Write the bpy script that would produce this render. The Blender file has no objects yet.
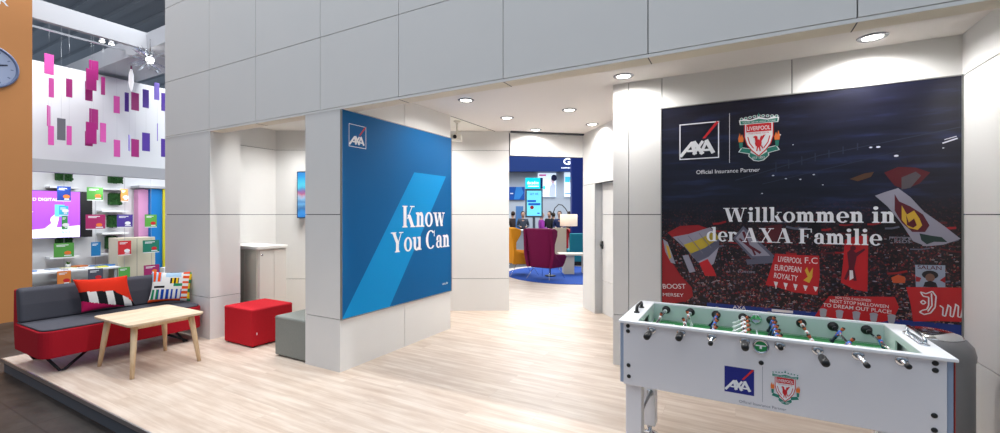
import bpy, bmesh, math, random
from mathutils import Vector, Matrix
PI = math.pi
S = bpy.context.scene
COL = S.collection
random.seed(7)

# ------------------------------------------------------------------ helpers
def lin(c):
    return tuple(((v/255)/12.92 if v/255 <= .04045 else ((v/255+.055)/1.055)**2.4) for v in c)
MATS = {}
def M(name, rgb, rough=.5, metal=0., noise=0., nscale=40., bump=0., bscale=200., emit=0., spec=.5, coat=0., stretch=None, trans=0.):
    if name in MATS: return MATS[name]
    m = bpy.data.materials.new(name); m.use_nodes = True
    nt = m.node_tree; b = nt.nodes['Principled BSDF']
    col = (*lin(rgb), 1)
    b.inputs['Base Color'].default_value = col
    b.inputs['Roughness'].default_value = rough
    b.inputs['Metallic'].default_value = metal
    b.inputs['Specular IOR Level'].default_value = spec
    b.inputs['Coat Weight'].default_value = coat
    b.inputs['Transmission Weight'].default_value = trans
    if emit:
        b.inputs['Emission Color'].default_value = col
        b.inputs['Emission Strength'].default_value = emit
    if noise or bump:
        tc = nt.nodes.new('ShaderNodeTexCoord'); mp = nt.nodes.new('ShaderNodeMapping')
        if stretch: mp.inputs['Scale'].default_value = stretch
        nt.links.new(tc.outputs['Object'], mp.inputs[0])
        if noise:
            n = nt.nodes.new('ShaderNodeTexNoise'); n.inputs['Scale'].default_value = nscale; n.inputs['Detail'].default_value = 5
            nt.links.new(mp.outputs[0], n.inputs['Vector'])
            mx = nt.nodes.new('ShaderNodeMix'); mx.data_type = 'RGBA'
            mx.inputs[6].default_value = (*[v*(1-noise) for v in col[:3]], 1)
            mx.inputs[7].default_value = (*[min(1, v*(1+noise)) for v in col[:3]], 1)
            nt.links.new(n.outputs[0], mx.inputs[0]); nt.links.new(mx.outputs[2], b.inputs['Base Color'])
        if bump:
            n2 = nt.nodes.new('ShaderNodeTexNoise'); n2.inputs['Scale'].default_value = bscale; n2.inputs['Detail'].default_value = 3
            nt.links.new(mp.outputs[0], n2.inputs['Vector'])
            bp = nt.nodes.new('ShaderNodeBump'); bp.inputs['Strength'].default_value = bump; bp.inputs['Distance'].default_value = .004
            nt.links.new(n2.outputs[0], bp.inputs['Height']); nt.links.new(bp.outputs[0], b.inputs['Normal'])
    MATS[name] = m
    return m

WLOC = {}
def thing(name, label, cat, loc=(0, 0, 0), group=None, kind=None):
    o = bpy.data.objects.new(name, None); COL.objects.link(o)
    o.empty_display_size = .1
    o.location = loc; WLOC[o.name] = Vector(loc)
    o['label'] = label; o['category'] = cat
    if group: o['group'] = group
    if kind: o['kind'] = kind
    return o
def tag(o, label, cat, group=None):
    o['label'] = label; o['category'] = cat
    if group: o['group'] = group
    return o
def copy_tree(o, parent=None):
    c = o.copy(); COL.objects.link(c)
    if parent is not None: c.parent = parent
    for ch in [k for k in bpy.data.objects if k.parent == o]: copy_tree(ch, c)
    return c
def root_of(o):
    while o.parent: o = o.parent
    return o

class MB:
    """collects primitives into one mesh object (world coordinates of its thing)"""
    def __init__(s): s.bm = bmesh.new(); s.mats = []
    def mi(s, m):
        if m is None: return 0
        if m not in s.mats: s.mats.append(m)
        return s.mats.index(m)
    def faces(s, vs, fs, m=None, smooth=False):
        k = s.mi(m); bv = [s.bm.verts.new(v) for v in vs]
        for f in fs:
            try:
                g = s.bm.faces.new([bv[i] for i in f]); g.material_index = k; g.smooth = smooth
            except ValueError: pass
        return s
    def box(s, x0, x1, y0, y1, z0, z1, m=None, mat=None):
        vs = [Vector((x, y, z)) for z in (z0, z1) for x, y in ((x0, y0), (x1, y0), (x1, y1), (x0, y1))]
        if mat is not None: vs = [mat @ v for v in vs]
        return s.faces(vs, [(3, 2, 1, 0), (4, 5, 6, 7), (0, 1, 5, 4), (1, 2, 6, 5), (2, 3, 7, 6), (3, 0, 4, 7)], m)
    def loft(s, rings, m=None, smooth=True, caps=True, closed=True):
        n = len(rings[0]); vs = [v for r in rings for v in r]; fs = []
        for i in range(len(rings)-1):
            for j in range(n if closed else n-1):
                a = i*n+j; b = i*n+(j+1) % n
                fs.append((a, b, b+n, a+n))
        if caps and closed:
            fs.append(tuple(range(n))[::-1]); fs.append(tuple(range((len(rings)-1)*n, len(rings)*n)))
        return s.faces(vs, fs, m, smooth)
    def tube(s, pts, r, m=None, seg=10, smooth=True):
        pts = [Vector(p) for p in pts]; rs = r if isinstance(r, (list, tuple)) else [r]*len(pts)
        rings = []; prev = None
        for i, p in enumerate(pts):
            a = pts[max(i-1, 0)]; b = pts[min(i+1, len(pts)-1)]; t = (b-a).normalized()
            if prev is None:
                q = Vector((0, 0, 1)) if abs(t.z) < .9 else Vector((1, 0, 0)); u = t.cross(q).normalized()
            else: u = (prev - t*prev.dot(t)).normalized()
            prev = u; v = t.cross(u)
            rings.append([p + (u*math.cos(2*PI*k/seg) + v*math.sin(2*PI*k/seg))*rs[i] for k in range(seg)])
        return s.loft(rings, m, smooth)
    def lathe(s, prof, c=(0, 0, 0), seg=24, m=None, mat=None, smooth=True):
        rings = []
        for r, z in prof:
            rg = [Vector((math.cos(2*PI*k/seg)*r, math.sin(2*PI*k/seg)*r, z)) for k in range(seg)]
            if mat is not None: rg = [mat @ v for v in rg]
            rings.append([v+Vector(c) for v in rg])
        return s.loft(rings, m, smooth, caps=False)
    def prism(s, poly, t0, t1, fn, m=None, smooth=False):
        """poly in (a,b); fn(a,b,t)->Vector"""
        n = len(poly)
        vs = [fn(a, b, t0) for a, b in poly]+[fn(a, b, t1) for a, b in poly]
        fs = [tuple(range(n))[::-1], tuple(range(n, 2*n))]+[(i, (i+1) % n, (i+1) % n+n, i+n) for i in range(n)]
        return s.faces(vs, fs, m, smooth)
    def build(s, name, m=None, parent=None, bevel=0, seg=2, sub=0, off=None, smooth=False):
        bmesh.ops.recalc_face_normals(s.bm, faces=s.bm.faces)
        me = bpy.data.meshes.new(name)
        o = WLOC.get(root_of(parent).name, Vector((0, 0, 0))) if parent is not None else Vector((0, 0, 0))
        if off is not None: o = Vector(off)
        for v in s.bm.verts: v.co -= o
        s.bm.to_mesh(me); s.bm.free()
        for k in (s.mats or [m]):
            me.materials.append(k if k is not None else m)
        if smooth:
            for p in me.polygons: p.use_smooth = True
        ob = bpy.data.objects.new(name, me); COL.objects.link(ob)
        if parent is not None: ob.parent = parent
        else: ob.location = o if off is not None else (0, 0, 0)
        if bevel:
            b = ob.modifiers.new('bevel', 'BEVEL'); b.width = bevel; b.segments = seg; b.limit_method = 'ANGLE'; b.angle_limit = math.radians(40); b.harden_normals = False
        if sub:
            q = ob.modifiers.new('sub', 'SUBSURF'); q.levels = sub; q.render_levels = sub
        return ob
def struct(o): o['kind'] = 'structure'; return o

TXT = {}
def text_geo(body, **kw):
    """filled glyph outlines of a line of sans lettering, as (verts2d, faces), cap height 1, left aligned at 0"""
    key = (body, tuple(sorted(kw.items())))
    if key in TXT: return TXT[key]
    cu = bpy.data.curves.new('lettering', 'FONT'); cu.body = body; cu.size = 1.0/.7; cu.resolution_u = 4
    cu.shear = kw.get('shear', 0); cu.offset = kw.get('offset', 0); cu.space_character = kw.get('space', 1)
    ob = bpy.data.objects.new('lettering', cu); COL.objects.link(ob)
    dg = bpy.context.evaluated_depsgraph_get(); dg.update()
    me = bpy.data.meshes.new_from_object(ob.evaluated_get(dg))
    vs = [(v.co.x, v.co.y) for v in me.vertices]; fs = [tuple(p.vertices) for p in me.polygons]
    bpy.data.objects.remove(ob); bpy.data.curves.remove(cu); bpy.data.meshes.remove(me)
    x0 = min(v[0] for v in vs); w = max(v[0] for v in vs)-x0
    TXT[key] = ([((x-x0), y) for x, y in vs], fs, w)
    return TXT[key]

class Art:
    """flat printed or cut-vinyl shapes on a plane: fn(u, v, depth) -> world point"""
    def __init__(s, fn, base=0): s.fn = fn; s.mb = MB(); s.k = base; s.n = 0
    def up(s, n=1): s.k += n
    def poly(s, pts, m, k=None):
        s.n += 1
        d = (s.k if k is None else k)*.0005+.0006+(s.n % 8)*.00005
        s.mb.faces([s.fn(a, b, d) for a, b in pts], [tuple(range(len(pts)))], m)
    def rect(s, x0, y0, x1, y1, m, k=None): s.poly([(x0, y0), (x1, y0), (x1, y1), (x0, y1)], m, k)
    def disc(s, x, y, rx, ry, m, k=None, n=28):
        s.poly([(x+rx*math.cos(2*PI*i/n), y+ry*math.sin(2*PI*i/n)) for i in range(n)], m, k)
    def line(s, pts, w, m, k=None):
        for (a, b), (c, d) in zip(pts[:-1], pts[1:]):
            L = math.hypot(c-a, d-b) or 1e-6; nx, ny = -(d-b)/L*w/2, (c-a)/L*w/2
            s.poly([(a+nx, b+ny), (a-nx, b-ny), (c-nx, d-ny), (c+nx, d+ny)], m, k)
    def frame(s, x0, y0, x1, y1, w, m):
        s.rect(x0, y0, x1, y0+w, m); s.rect(x0, y1-w, x1, y1, m); s.rect(x0, y0, x0+w, y1, m); s.rect(x1-w, y0, x1, y1, m)
    def text(s, body, x, y, cap, m, width=None, rot=0, skew=None, **kw):
        vs, fs, w = text_geo(body, **kw)
        sx = (width/w) if width else cap; d = s.k*.0005+.0006; cr, sr = math.cos(rot), math.sin(rot)
        pts = [(x+a*sx*cr-b*cap*sr, y+a*sx*sr+b*cap*cr) for a, b in vs]
        s.mb.faces([s.fn(a, b, d) for a, b in pts], fs, m)
    def serif(s, body, x, y, cap, m, width=None, **kw):
        polys, w = serif_geo(body, **kw); sx = (width/w) if width else cap; d = s.k*.0005+.0006
        for i, p in enumerate(polys):
            d = s.k*.0005+.0006+(i % 40)*.00004
            s.mb.faces([s.fn(x+a*sx, y+b*cap, d) for a, b in p], [tuple(range(len(p)))], m)
    def build(s, name, parent=None): return s.mb.build(name, None, parent)

# ---- a high contrast bracketed serif alphabet, drawn as strokes
T, HL, SF, ST = .185, .055, .075, .055
XH = .70
def serif_geo(body, tight=.055):
    out = []; x = 0
    def R(x0, y0, x1, y1): return [(x0, y0), (x1, y0), (x1, y1), (x0, y1)]
    def ring(cx, cy, rx, ry, ix, iy, a0=0, a1=360, n=26):
        r = []
        for i in range(n):
            a = math.radians(a0+(a1-a0)*i/n); b = math.radians(a0+(a1-a0)*(i+1)/n)
            r.append([(cx+ix*math.cos(a), cy+iy*math.sin(a)), (cx+rx*math.cos(a), cy+ry*math.sin(a)), (cx+rx*math.cos(b), cy+ry*math.sin(b)), (cx+ix*math.cos(b), cy+iy*math.sin(b))])
        return r
    def disc(cx, cy, r, n=16): return [[(cx+r*math.cos(2*PI*i/n), cy+r*math.sin(2*PI*i/n)) for i in range(n)]]
    def stem(x0, y0, y1, bot=1, top=-1, w=T):
        r = [R(x0, y0, x0+w, y1)]
        if bot: r += [R(x0-SF, y0, x0+w+SF, y0+ST), [(x0-SF*.5, y0+ST), (x0, y0+ST), (x0, y0+ST+.05)], [(x0+w, y0+ST), (x0+w+SF*.5, y0+ST), (x0+w, y0+ST+.05)]]
        if top == -1: r += [[(x0-SF, y1-ST*1.3), (x0, y1-ST*2.2), (x0, y1), (x0-SF, y1-ST*.2)]]
        if top == 1: r += [R(x0-SF, y1-ST, x0+w+SF, y1)]
        return r
    def diag(x0, y0, x1, y1, w): return [[(x0, y0), (x0+w, y0), (x1+w, y1), (x1, y1)]]
    def glyph(c):
        if c == ' ': return .26, []
        if c == 'i': return SF*2+T, stem(SF, 0, XH)+disc(SF+T/2, .93, .115)
        if c == 'l': return SF*2+T, stem(SF, 0, 1.04)
        if c in 'nm':
            g = stem(SF, 0, XH); cx = SF; w = .30
            for k in range(1 if c == 'n' else 2):
                a = cx+T*.6; b = cx+w+T
                g += ring((a+b)/2, XH-.27, (b-a)/2, .29, (b-a)/2-T, .20, 0, 150)
                cx += w; g += stem(cx, 0, XH-.26, 1, 0)
            return cx+T+SF, g
        if c == 'r': return .52, stem(SF, 0, XH)+ring(SF+T+.11, XH-.2, .17, .21, .10, .12, 60, 170)+disc(SF+T+.18, XH-.10, .095)
        if c == 'o': return .62, ring(.31, XH/2, .31, XH/2+.02, .31-T*.93, XH/2-HL, 0, 360, 34)
        if c == 'e': return .58, ring(.30, XH/2, .30, XH/2+.02, .30-T*.93, XH/2-HL, 0, 318, 34)+[R(.14, XH/2-.035, .575, XH/2+.03)]
        if c == 'd': return .68, ring(.30, XH/2, .30, XH/2+.02, .30-T*.9, XH/2-HL, 55, 305, 30)+stem(.40, 0, 1.04, 0)+[R(.5, 0, .68, ST)]
        if c == 'a': return .60, stem(.34, ST*.5, XH-.2, 0, 0)+[R(.45, 0, .61, ST)]+ring(.285, XH-.21, .24, .23, .24-T, .16, 0, 165)+disc(.135, XH-.2, .095)+ring(.24, .20, .22, .21, .22-T*.85, .145, 60, 310)
        if c == 'u': return .70, stem(SF, .24, XH, 0)+ring(SF+.24, .26, .24, .28, .24-T, .19, 180, 330)+stem(.44, 0, XH, 0)+[R(.5, 0, .70, ST)]
        if c == 'k': return .68, stem(SF, 0, 1.04)+diag(.30, .30, .50, XH-.02, HL)+diag(.47, 0, .27, .44, T*1.05)+[R(.40, 0, .70, ST), R(.40, XH-ST, .66, XH)]
        if c == 'w': return .98, diag(.24, 0, .05, XH, T)+diag(.30, 0, .46, XH, HL)+diag(.62, 0, .42, XH, T)+diag(.68, 0, .84, XH, HL)+[R(-.02, XH-ST, .30, XH), R(.36, XH-ST, .66, XH), R(.74, XH-ST, .98, XH)]
        if c == 'W': return 1.34, diag(.33, 0, .07, 1, T*1.15)+diag(.40, 0, .62, 1, HL)+diag(.85, 0, .57, 1, T*1.15)+diag(.93, 0, 1.15, 1, HL)+[R(-.02, 1-ST, .38, 1), R(.47, 1-ST, .86, 1), R(1.03, 1-ST, 1.34, 1)]
        if c == 'K': return .90, stem(SF, 0, 1, 1, 1, T*1.1)+diag(.32, .40, .66, 1, HL*1.1)+diag(.62, 0, .34, .58, T*1.2)+[R(.55, 0, .92, ST), R(.52, 1-ST, .86, 1)]
        if c == 'Y': return .86, diag(.36, .42, .06, 1, T*1.15)+diag(.46, .42, .70, 1, HL*1.1)+stem(.34, 0, .46, 1, 0, T*1.1)+[R(-.02, 1-ST, .36, 1), R(.56, 1-ST, .88, 1)]
        if c == 'C': return .82, ring(.43, .5, .43, .52, .43-T*1.1, .52-HL*1.2, 48, 316, 34)+[R(.70, .66, .76, .99)]
        if c == 'A': return .92, diag(.08, 0, .40, 1, HL)+diag(.62, 0, .34, 1, T*1.2)+[R(.22, .30, .66, .30+HL), R(-.03, 0, .26, ST), R(.50, 0, .94, ST)]
        if c == 'X': return .90, diag(.56, 0, .10, 1, T*1.2)+diag(.12, 0, .66, 1, HL*1.2)+[R(-.02, 0, .30, ST), R(.46, 0, .92, ST), R(.0, 1-ST, .40, 1), R(.54, 1-ST, .86, 1)]
        if c == 'F': return .74, stem(SF, 0, 1, 1, 0, T*1.1)+[R(0, 1-ST, .70, 1), R(.64, .74, .70, 1), R(.2, .48, .50, .48+ST), R(.46, .38, .51, .64)]
        return .4, []
    for c in body:
        w, g = glyph(c); out += [[(a+x, b) for a, b in p] for p in g]; x += w+tight
    return out, x-tight
# ------------------------------------------------------------------ materials
PANEL = M('wall_panel_fabric', (226, 225, 223), .75, noise=.02, nscale=3, bump=.06, bscale=400, spec=.25)
GAP = M('panel_joint', (70, 72, 78), .8)
CEIL = M('ceiling_paint', (234, 229, 225), .8, spec=.2)
CEILW = M('ceiling_white', (236, 233, 226), .8, spec=.2)
BEIGE = M('beam_soffit', (226, 218, 203), .7)
WHITE = M('white_lacquer', (236, 236, 238), .32)
CHROME = M('chrome', (215, 218, 222), .12, 1)
BLACK = M('black_plastic', (22, 22, 24), .4)
DKMETAL = M('dark_metal', (40, 41, 46), .45, .6)
ALU = M('brushed_aluminium', (190, 192, 196), .3, .9)
PW = M('print_white', (236, 238, 242), .5)
RINGM = M('lamp_ring_metal', (120, 122, 128), .3, .8)
LED = M('lamp_lens', (255, 250, 240), .5, emit=9)

def laminate():
    m = bpy.data.materials.new('oak_laminate'); m.use_nodes = True; nt = m.node_tree; b = nt.nodes['Principled BSDF']
    N = nt.nodes.new; L = nt.links.new
    tc = N('ShaderNodeTexCoord')
    br = N('ShaderNodeTexBrick'); br.offset = .37; br.inputs['Scale'].default_value = 1
    br.inputs['Brick Width'].default_value = 1.3; br.inputs['Row Height'].default_value = .19
    br.inputs['Mortar Size'].default_value = .0016; br.inputs['Mortar Smooth'].default_value = .2
    br.inputs['Color1'].default_value = (.25, .25, .25, 1); br.inputs['Color2'].default_value = (.75, .75, .75, 1); br.inputs['Mortar'].default_value = (0, 0, 0, 1)
    L(tc.outputs['Object'], br.inputs['Vector'])
    mp = N('ShaderNodeMapping'); mp.inputs['Scale'].default_value = (.8, 12, 1); L(tc.outputs['Object'], mp.inputs[0])
    add = N('ShaderNodeVectorMath'); add.operation = 'ADD'; L(mp.outputs[0], add.inputs[0]); L(br.outputs['Color'], add.inputs[1])
    n = N('ShaderNodeTexNoise'); n.inputs['Scale'].default_value = 1.6; n.inputs['Detail'].default_value = 7; n.inputs['Roughness'].default_value = .62; n.inputs['Distortion'].default_value = .2
    L(add.outputs[0], n.inputs['Vector'])
    mp2 = N('ShaderNodeMapping'); mp2.inputs['Scale'].default_value = (2.2, 5, 1); L(tc.outputs['Object'], mp2.inputs[0])
    n2 = N('ShaderNodeTexNoise'); n2.inputs['Scale'].default_value = 1.3; n2.inputs['Detail'].default_value = 3
    L(mp2.outputs[0], n2.inputs['Vector'])
    r = N('ShaderNodeValToRGB'); L(n.outputs[0], r.inputs[0])
    e = r.color_ramp.elements; e[0].position = .30; e[0].color = (*lin((198, 178, 161)), 1); e[1].position = .62; e[1].color = (*lin((224, 210, 196)), 1)
    x = e.new(.46); x.color = (*lin((210, 192, 176)), 1)
    mx = N('ShaderNodeMix'); mx.data_type = 'RGBA'; mx.blend_type = 'MULTIPLY'; mx.inputs[0].default_value = .8
    r2 = N('ShaderNodeValToRGB'); L(n2.outputs[0], r2.inputs[0]); r2.color_ramp.elements[0].position = .35; r2.color_ramp.elements[0].color = (.90, .86, .83, 1); r2.color_ramp.elements[1].position = .6; r2.color_ramp.elements[1].color = (1, 1, 1, 1)
    L(r.outputs[0], mx.inputs[6]); L(r2.outputs[0], mx.inputs[7])
    mx3 = N('ShaderNodeMix'); mx3.data_type = 'RGBA'; mx3.blend_type = 'MULTIPLY'; mx3.inputs[0].default_value = .22
    r3 = N('ShaderNodeValToRGB'); L(br.outputs['Color'], r3.inputs[0]); r3.color_ramp.elements[0].color = (.45, .40, .36, 1); r3.color_ramp.elements[1].position = .75
    L(mx.outputs[2], mx3.inputs[6]); L(r3.outputs[0], mx3.inputs[7])
    L(mx3.outputs[2], b.inputs['Base Color'])
    b.inputs['Roughness'].default_value = .42; b.inputs['Specular IOR Level'].default_value = .35
    return m
FLOOR = laminate()

def dark_floor():
    m = bpy.data.materials.new('hall_floor_asphalt'); m.use_nodes = True; nt = m.node_tree; b = nt.nodes['Principled BSDF']
    N = nt.nodes.new; L = nt.links.new; tc = N('ShaderNodeTexCoord')
    n = N('ShaderNodeTexNoise'); n.inputs['Scale'].default_value = 3; n.inputs['Detail'].default_value = 8; n.inputs['Roughness'].default_value = .7; L(tc.outputs['Object'], n.inputs['Vector'])
    r = N('ShaderNodeValToRGB'); L(n.outputs[0], r.inputs[0]); e = r.color_ramp.elements
    e[0].position = .35; e[0].color = (*lin((34, 32, 31)), 1); e[1].position = .7; e[1].color = (*lin((72, 67, 63)), 1)
    br = N('ShaderNodeTexBrick'); br.offset = 0; br.inputs['Brick Width'].default_value = .6; br.inputs['Row Height'].default_value = .6; br.inputs['Scale'].default_value = 1; br.inputs['Mortar Size'].default_value = .006
    br.inputs['Color1'].default_value = (1, 1, 1, 1); br.inputs['Color2'].default_value = (.8, .8, .8, 1); br.inputs['Mortar'].default_value = (.4, .4, .4, 1)
    L(tc.outputs['Object'], br.inputs['Vector'])
    mx = N('ShaderNodeMix'); mx.data_type = 'RGBA'; mx.blend_type = 'MULTIPLY'; mx.inputs[0].default_value = 1
    L(r.outputs[0], mx.inputs[6]); L(br.outputs[0], mx.inputs[7]); L(mx.outputs[2], b.inputs['Base Color'])
    b.inputs['Roughness'].default_value = .42
    return m
HFLOOR = dark_floor()

# ------------------------------------------------------------------ camera
cam = bpy.data.cameras.new('camera'); co = bpy.data.objects.new('camera', cam); COL.objects.link(co); S.camera = co
co.location = (0, 0, 1.5); co.rotation_euler = (PI/2, 0, math.radians(28.698))
cam.sensor_width = 36; cam.lens = 36*430/1000; cam.shift_y = -2/1000; cam.clip_end = 200

# ------------------------------------------------------------------ room shell
def panel_wall(name, p0, p1, us, zs, n=None, t=.1, skip=(), splits=(), mat=None):
    """clad wall from p0 to p1 (front plane), panels between us (distances) and zs; n = outward normal side"""
    mat = mat or PANEL
    a = Vector((p0[0], p0[1], 0)); d = Vector((p1[0]-p0[0], p1[1]-p0[1], 0)); d.normalize()
    nn = Vector((n[0], n[1], 0)).normalized()
    F = Matrix((( d.x, nn.x, 0, a.x), (d.y, nn.y, 0, a.y), (0, 0, 1, 0), (0, 0, 0, 1)))
    mb = MB(); g = .0035; e = .0
    for i in range(len(us)-1):
        for j in range(len(zs)-1):
            if (i, j) in skip: continue
            x0, x1, z0, z1 = us[i], us[i+1], zs[j], zs[j+1]
            mb.box(x0+(g if i else e), x1-(g if i < len(us)-2 else e), -.018, 0, z0+(g if j else e), z1-(g if j < len(zs)-2 else e), mat, F)
            mb.box(x0, x1, -t, -.018, z0, z1, GAP, F)
    o = mb.build(name); return struct(o)

YF = 2.85
# facade
fx = [-6.59, -5.54, -4.617, -3.57, -2.564, -1.534, -.488, .556, 1.60, 2.64]
us = [x-fx[0] for x in fx]
panel_wall('wall_front', (fx[0], YF), (fx[-1], YF), us, [2.525, 3.235, 4.21, 5.2], (0, -1), t=.14)
b = MB(); b.box(-6.59, 2.64, YF+.002, YF+.14, 2.5, 2.515, BEIGE)
for x in fx[1:-1]: b.box(x-.003, x+.003, YF+.001, YF+.141, 2.4985, 2.5, GAP)
b.box(-6.59, 2.64, YF-.003, YF+.002, 2.498, 2.518, PANEL)
struct(b.build('trim_1'))
struct(MB().box(-6.59, 2.64, YF+.14, YF+.2, 2.515, 2.9, CEIL).build('trim_2'))
# left pillar
panel_wall('wall_pillar_left', (-6.59, YF), (-5.54, YF), [0, 1.05], [0, .5, 1.5, 2.5], (0, -1), t=.34)
panel_wall('wall_pillar_left_side', (-5.52, YF), (-5.52, 3.21), [0, .36], [0, .5, 1.5, 2.5], (1, 0), t=.02)
# block carrying the blue poster
panel_wall('wall_block_front', (-3.79, YF), (-3.29, YF), [0, .5], [0, .5, 1.5, 2.5], (0, -1), t=.0181)
panel_wall('wall_block_side', (-3.29, YF+.018), (-3.29, 4.65), [0, .89, 1.782], [0, .5, 2.5, 2.8], (1, 0), t=.49)
# poster wall and right side wall
panel_wall('wall_back_right', (-1.075, 4.324), (1.437, 4.324), [0, .152, .462, 1.49, 2.512], [0, .5, 1.5, 2.5, 2.8], (0, -1), t=.12)
panel_wall('wall_back_right_return', (-1.075, 4.40), (-1.075, 5.45), [0, 1.05], [0, .5, 1.5, 2.5, 2.8], (-1, 0), t=.05)
panel_wall('wall_right', (1.437, 4.324), (1.437, 2.9), [0, 1.424], [0, .5, 1.5, 2.5, 2.8], (-1, 0), t=.1)
panel_wall('wall_pillar_right', (1.437, YF), (2.64, YF), [0, 1.203], [0, .5, 1.5, 2.5], (0, -1), t=.16)
# small room on the left
panel_wall('wall_left', (-6.25, 2.99), (-6.25, 4.18), [0, 1.19], [0, .5, 1.5, 2.5, 2.82], (1, 0), t=.3)
panel_wall('wall_back_left', (-6.27, 4.165), (-3.102, 5.961), [0, 1.9, 3.641], [0, .5, 1.5, 2.5, 2.82], (.493, -.87), t=.1)
# header above the passage
panel_wall('wall_passage_header', (-3.085, 5.972), (-2.166, 6.758), [0, 1.209], [2.425, 2.775], (.65, -.76), t=.1)
struct(MB().box(0, 1.21, -.05, 0, 2.775, 2.82, GAP, Matrix.Translation((-3.085, 5.972, 0)) @ Matrix.Rotation(math.atan2(.786, .919), 4, 'Z')).build('trim_3'))
# angled wall with the door
ad = Vector((.640, -.768, 0)).normalized(); an = Vector((-.768, -.640, 0)).normalized()
A0 = Vector((-2.166, 6.758, 0))
def ang(t): p = A0+ad*t; return (p.x, p.y)
LT = 1.72
panel_wall('wall_right_passage', ang(0), ang(LT), [0, .46, 1.36, LT], [0, 1.97, 2.82], an, t=.12, skip=[(1, 0)])
dr = MB(); F = Matrix(((ad.x, an.x, 0, A0.x), (ad.y, an.y, 0, A0.y), (0, 0, 1, 0), (0, 0, 0, 1)))
for z0, z1 in ((0.005, .497), (.503, 1.497), (1.503, 1.965)): dr.box(.465, 1.355, -.14, -.12, z0, z1, PANEL, F)
dr.box(.46, 1.36, -.16, -.14, 0, 1.97, GAP, F)
dw = struct(dr.build('door_1'))
jb = MB(); jb.box(.46, .475, -.12, -.001, 0, 1.965, ALU, F); struct(jb.build('trim_4'))
hd = MB(); hd.box(.49, .51, -.12, -.10, .98, 1.10, BLACK, F); hd.box(.49, .56, -.10, -.08, 1.03, 1.045, BLACK, F); hd.build('door_handle', BLACK, dw, bevel=.003)
# ceilings
b = MB(); b.prism([(-3.29, YF+.2), (1.46, YF+.2), (1.46, 4.45), (-1.0, 4.45), (-1.0, 5.5), (-2.1, 6.95), (-3.29, 5.95)], 2.80, 2.86, lambda a, c, t: Vector((a, c, t)), CEIL)
struct(b.build('ceiling'))
b = MB(); b.prism([(-6.59, YF+.2), (-3.298, YF+.2), (-3.298, 5.95), (-6.4, 4.3)], 2.803, 2.86, lambda a, c, t: Vector((a, c, t)), CEILW)
b.box(-3.299, -3.289, 4.65, 5.9, 2.797, 2.81, GAP)
struct(b.build('ceiling_left'))
# stand floor with its raised edge, hall floor
b = MB(); b.prism([(-6.7, 1.44), (3.2, 1.44), (3.2, 10.6), (-6.7, 10.6)], -.03, 0, lambda a, c, t: Vector((a, c, t)), FLOOR)
struct(b.build('floor'))
EDGE = M('platform_edge_grey', (88, 93, 101), .5, noise=.05, nscale=20)
b = MB(); b.box(-6.69, 3.2, 1.45, 10.55, -.14, -.03, EDGE); struct(b.build('trim_5'))
b = MB(); b.box(-6.712, 3.2, 1.428, 1.44, -.03, .004, ALU); b.box(-6.712, -6.7, 1.44, 10.6, -.03, .004, ALU); struct(b.build('trim_6'))
b = MB(); b.box(-26, 12, -6, 32, -.2, -.14, HFLOOR); struct(b.build('floor_hall'))

# ------------------------------------------------------------------ lights
def spot(name, loc, power, ang_deg, blend, size=.04, col=(1, .97, .93), rot=(0, 0, 0)):
    l = bpy.data.lights.new(name, 'SPOT'); l.energy = power; l.spot_size = math.radians(ang_deg); l.spot_blend = blend; l.shadow_soft_size = size; l.color = col
    o = bpy.data.objects.new(name, l); COL.objects.link(o); o.location = loc; o.rotation_euler = rot; return o
def area(name, loc, power, sx, sy, rot=(0, 0, 0), col=(1, 1, 1)):
    l = bpy.data.lights.new(name, 'AREA'); l.shape = 'RECTANGLE'; l.size = sx; l.size_y = sy; l.energy = power; l.color = col
    o = bpy.data.objects.new(name, l); COL.objects.link(o); o.location = loc; o.rotation_euler = rot; return o
dl = [(-2.685, 4.10), (-2.69, 5.11), (-2.69, 6.05), (-1.81, 5.10), (-1.81, 6.07), (-.922, 4.10), (.881, 4.075)]
dl_lab = ['round recessed downlight nearest the blue poster, first of its row', 'round recessed downlight in the middle of the row along the blue poster',
          'round recessed downlight closest to the passage header', 'round recessed downlight in the middle of the ceiling, nearer of its pair',
          'round recessed downlight farther of the middle pair, near the angled wall', 'round recessed downlight over the white wall strips left of the stadium poster',
          'large looking recessed downlight above the right half of the stadium poster']
for i, (x, y) in enumerate(dl):
    t = thing('downlight', dl_lab[i], 'ceiling light', (x, y, 2.8), 'recessed downlights in the stand ceiling')
    MB().lathe([(.062, -.004), (.07, -.010), (.088, -.006), (.094, .0), (.094, .004), (.062, .004)], (x, y, 2.8), 28, RINGM).build('trim_ring', RINGM, t)
    MB().lathe([(0, -.006), (.04, -.006), (.062, -.004), (.062, .003), (0, .003)], (x, y, 2.8), 24, LED).build('lens', LED, t)
    spot('downlight_lamp', (x, y, 2.785), (54 if y < 4.2 and x > -1 else 37), 165, .6, .05, (1, .985, .965))
# small room lights (its ceiling lamps are out of the frame, one is added)
for x, y in ((-4.9, 3.9), (-4.3, 4.6), (-5.5, 3.9)): spot('room_light', (x, y, 2.78), 52, 150, .8, .08, (1, .99, .97))
spot('room_light', (-3.7, 5.1, 2.78), 34, 150, .8, .08, (1, .99, .97)); spot('room_light', (-4.8, 3.12, 2.78), 30, 150, .8, .08, (1, .99, .97))  # the last one is an added fill to brighten the counter front
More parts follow.
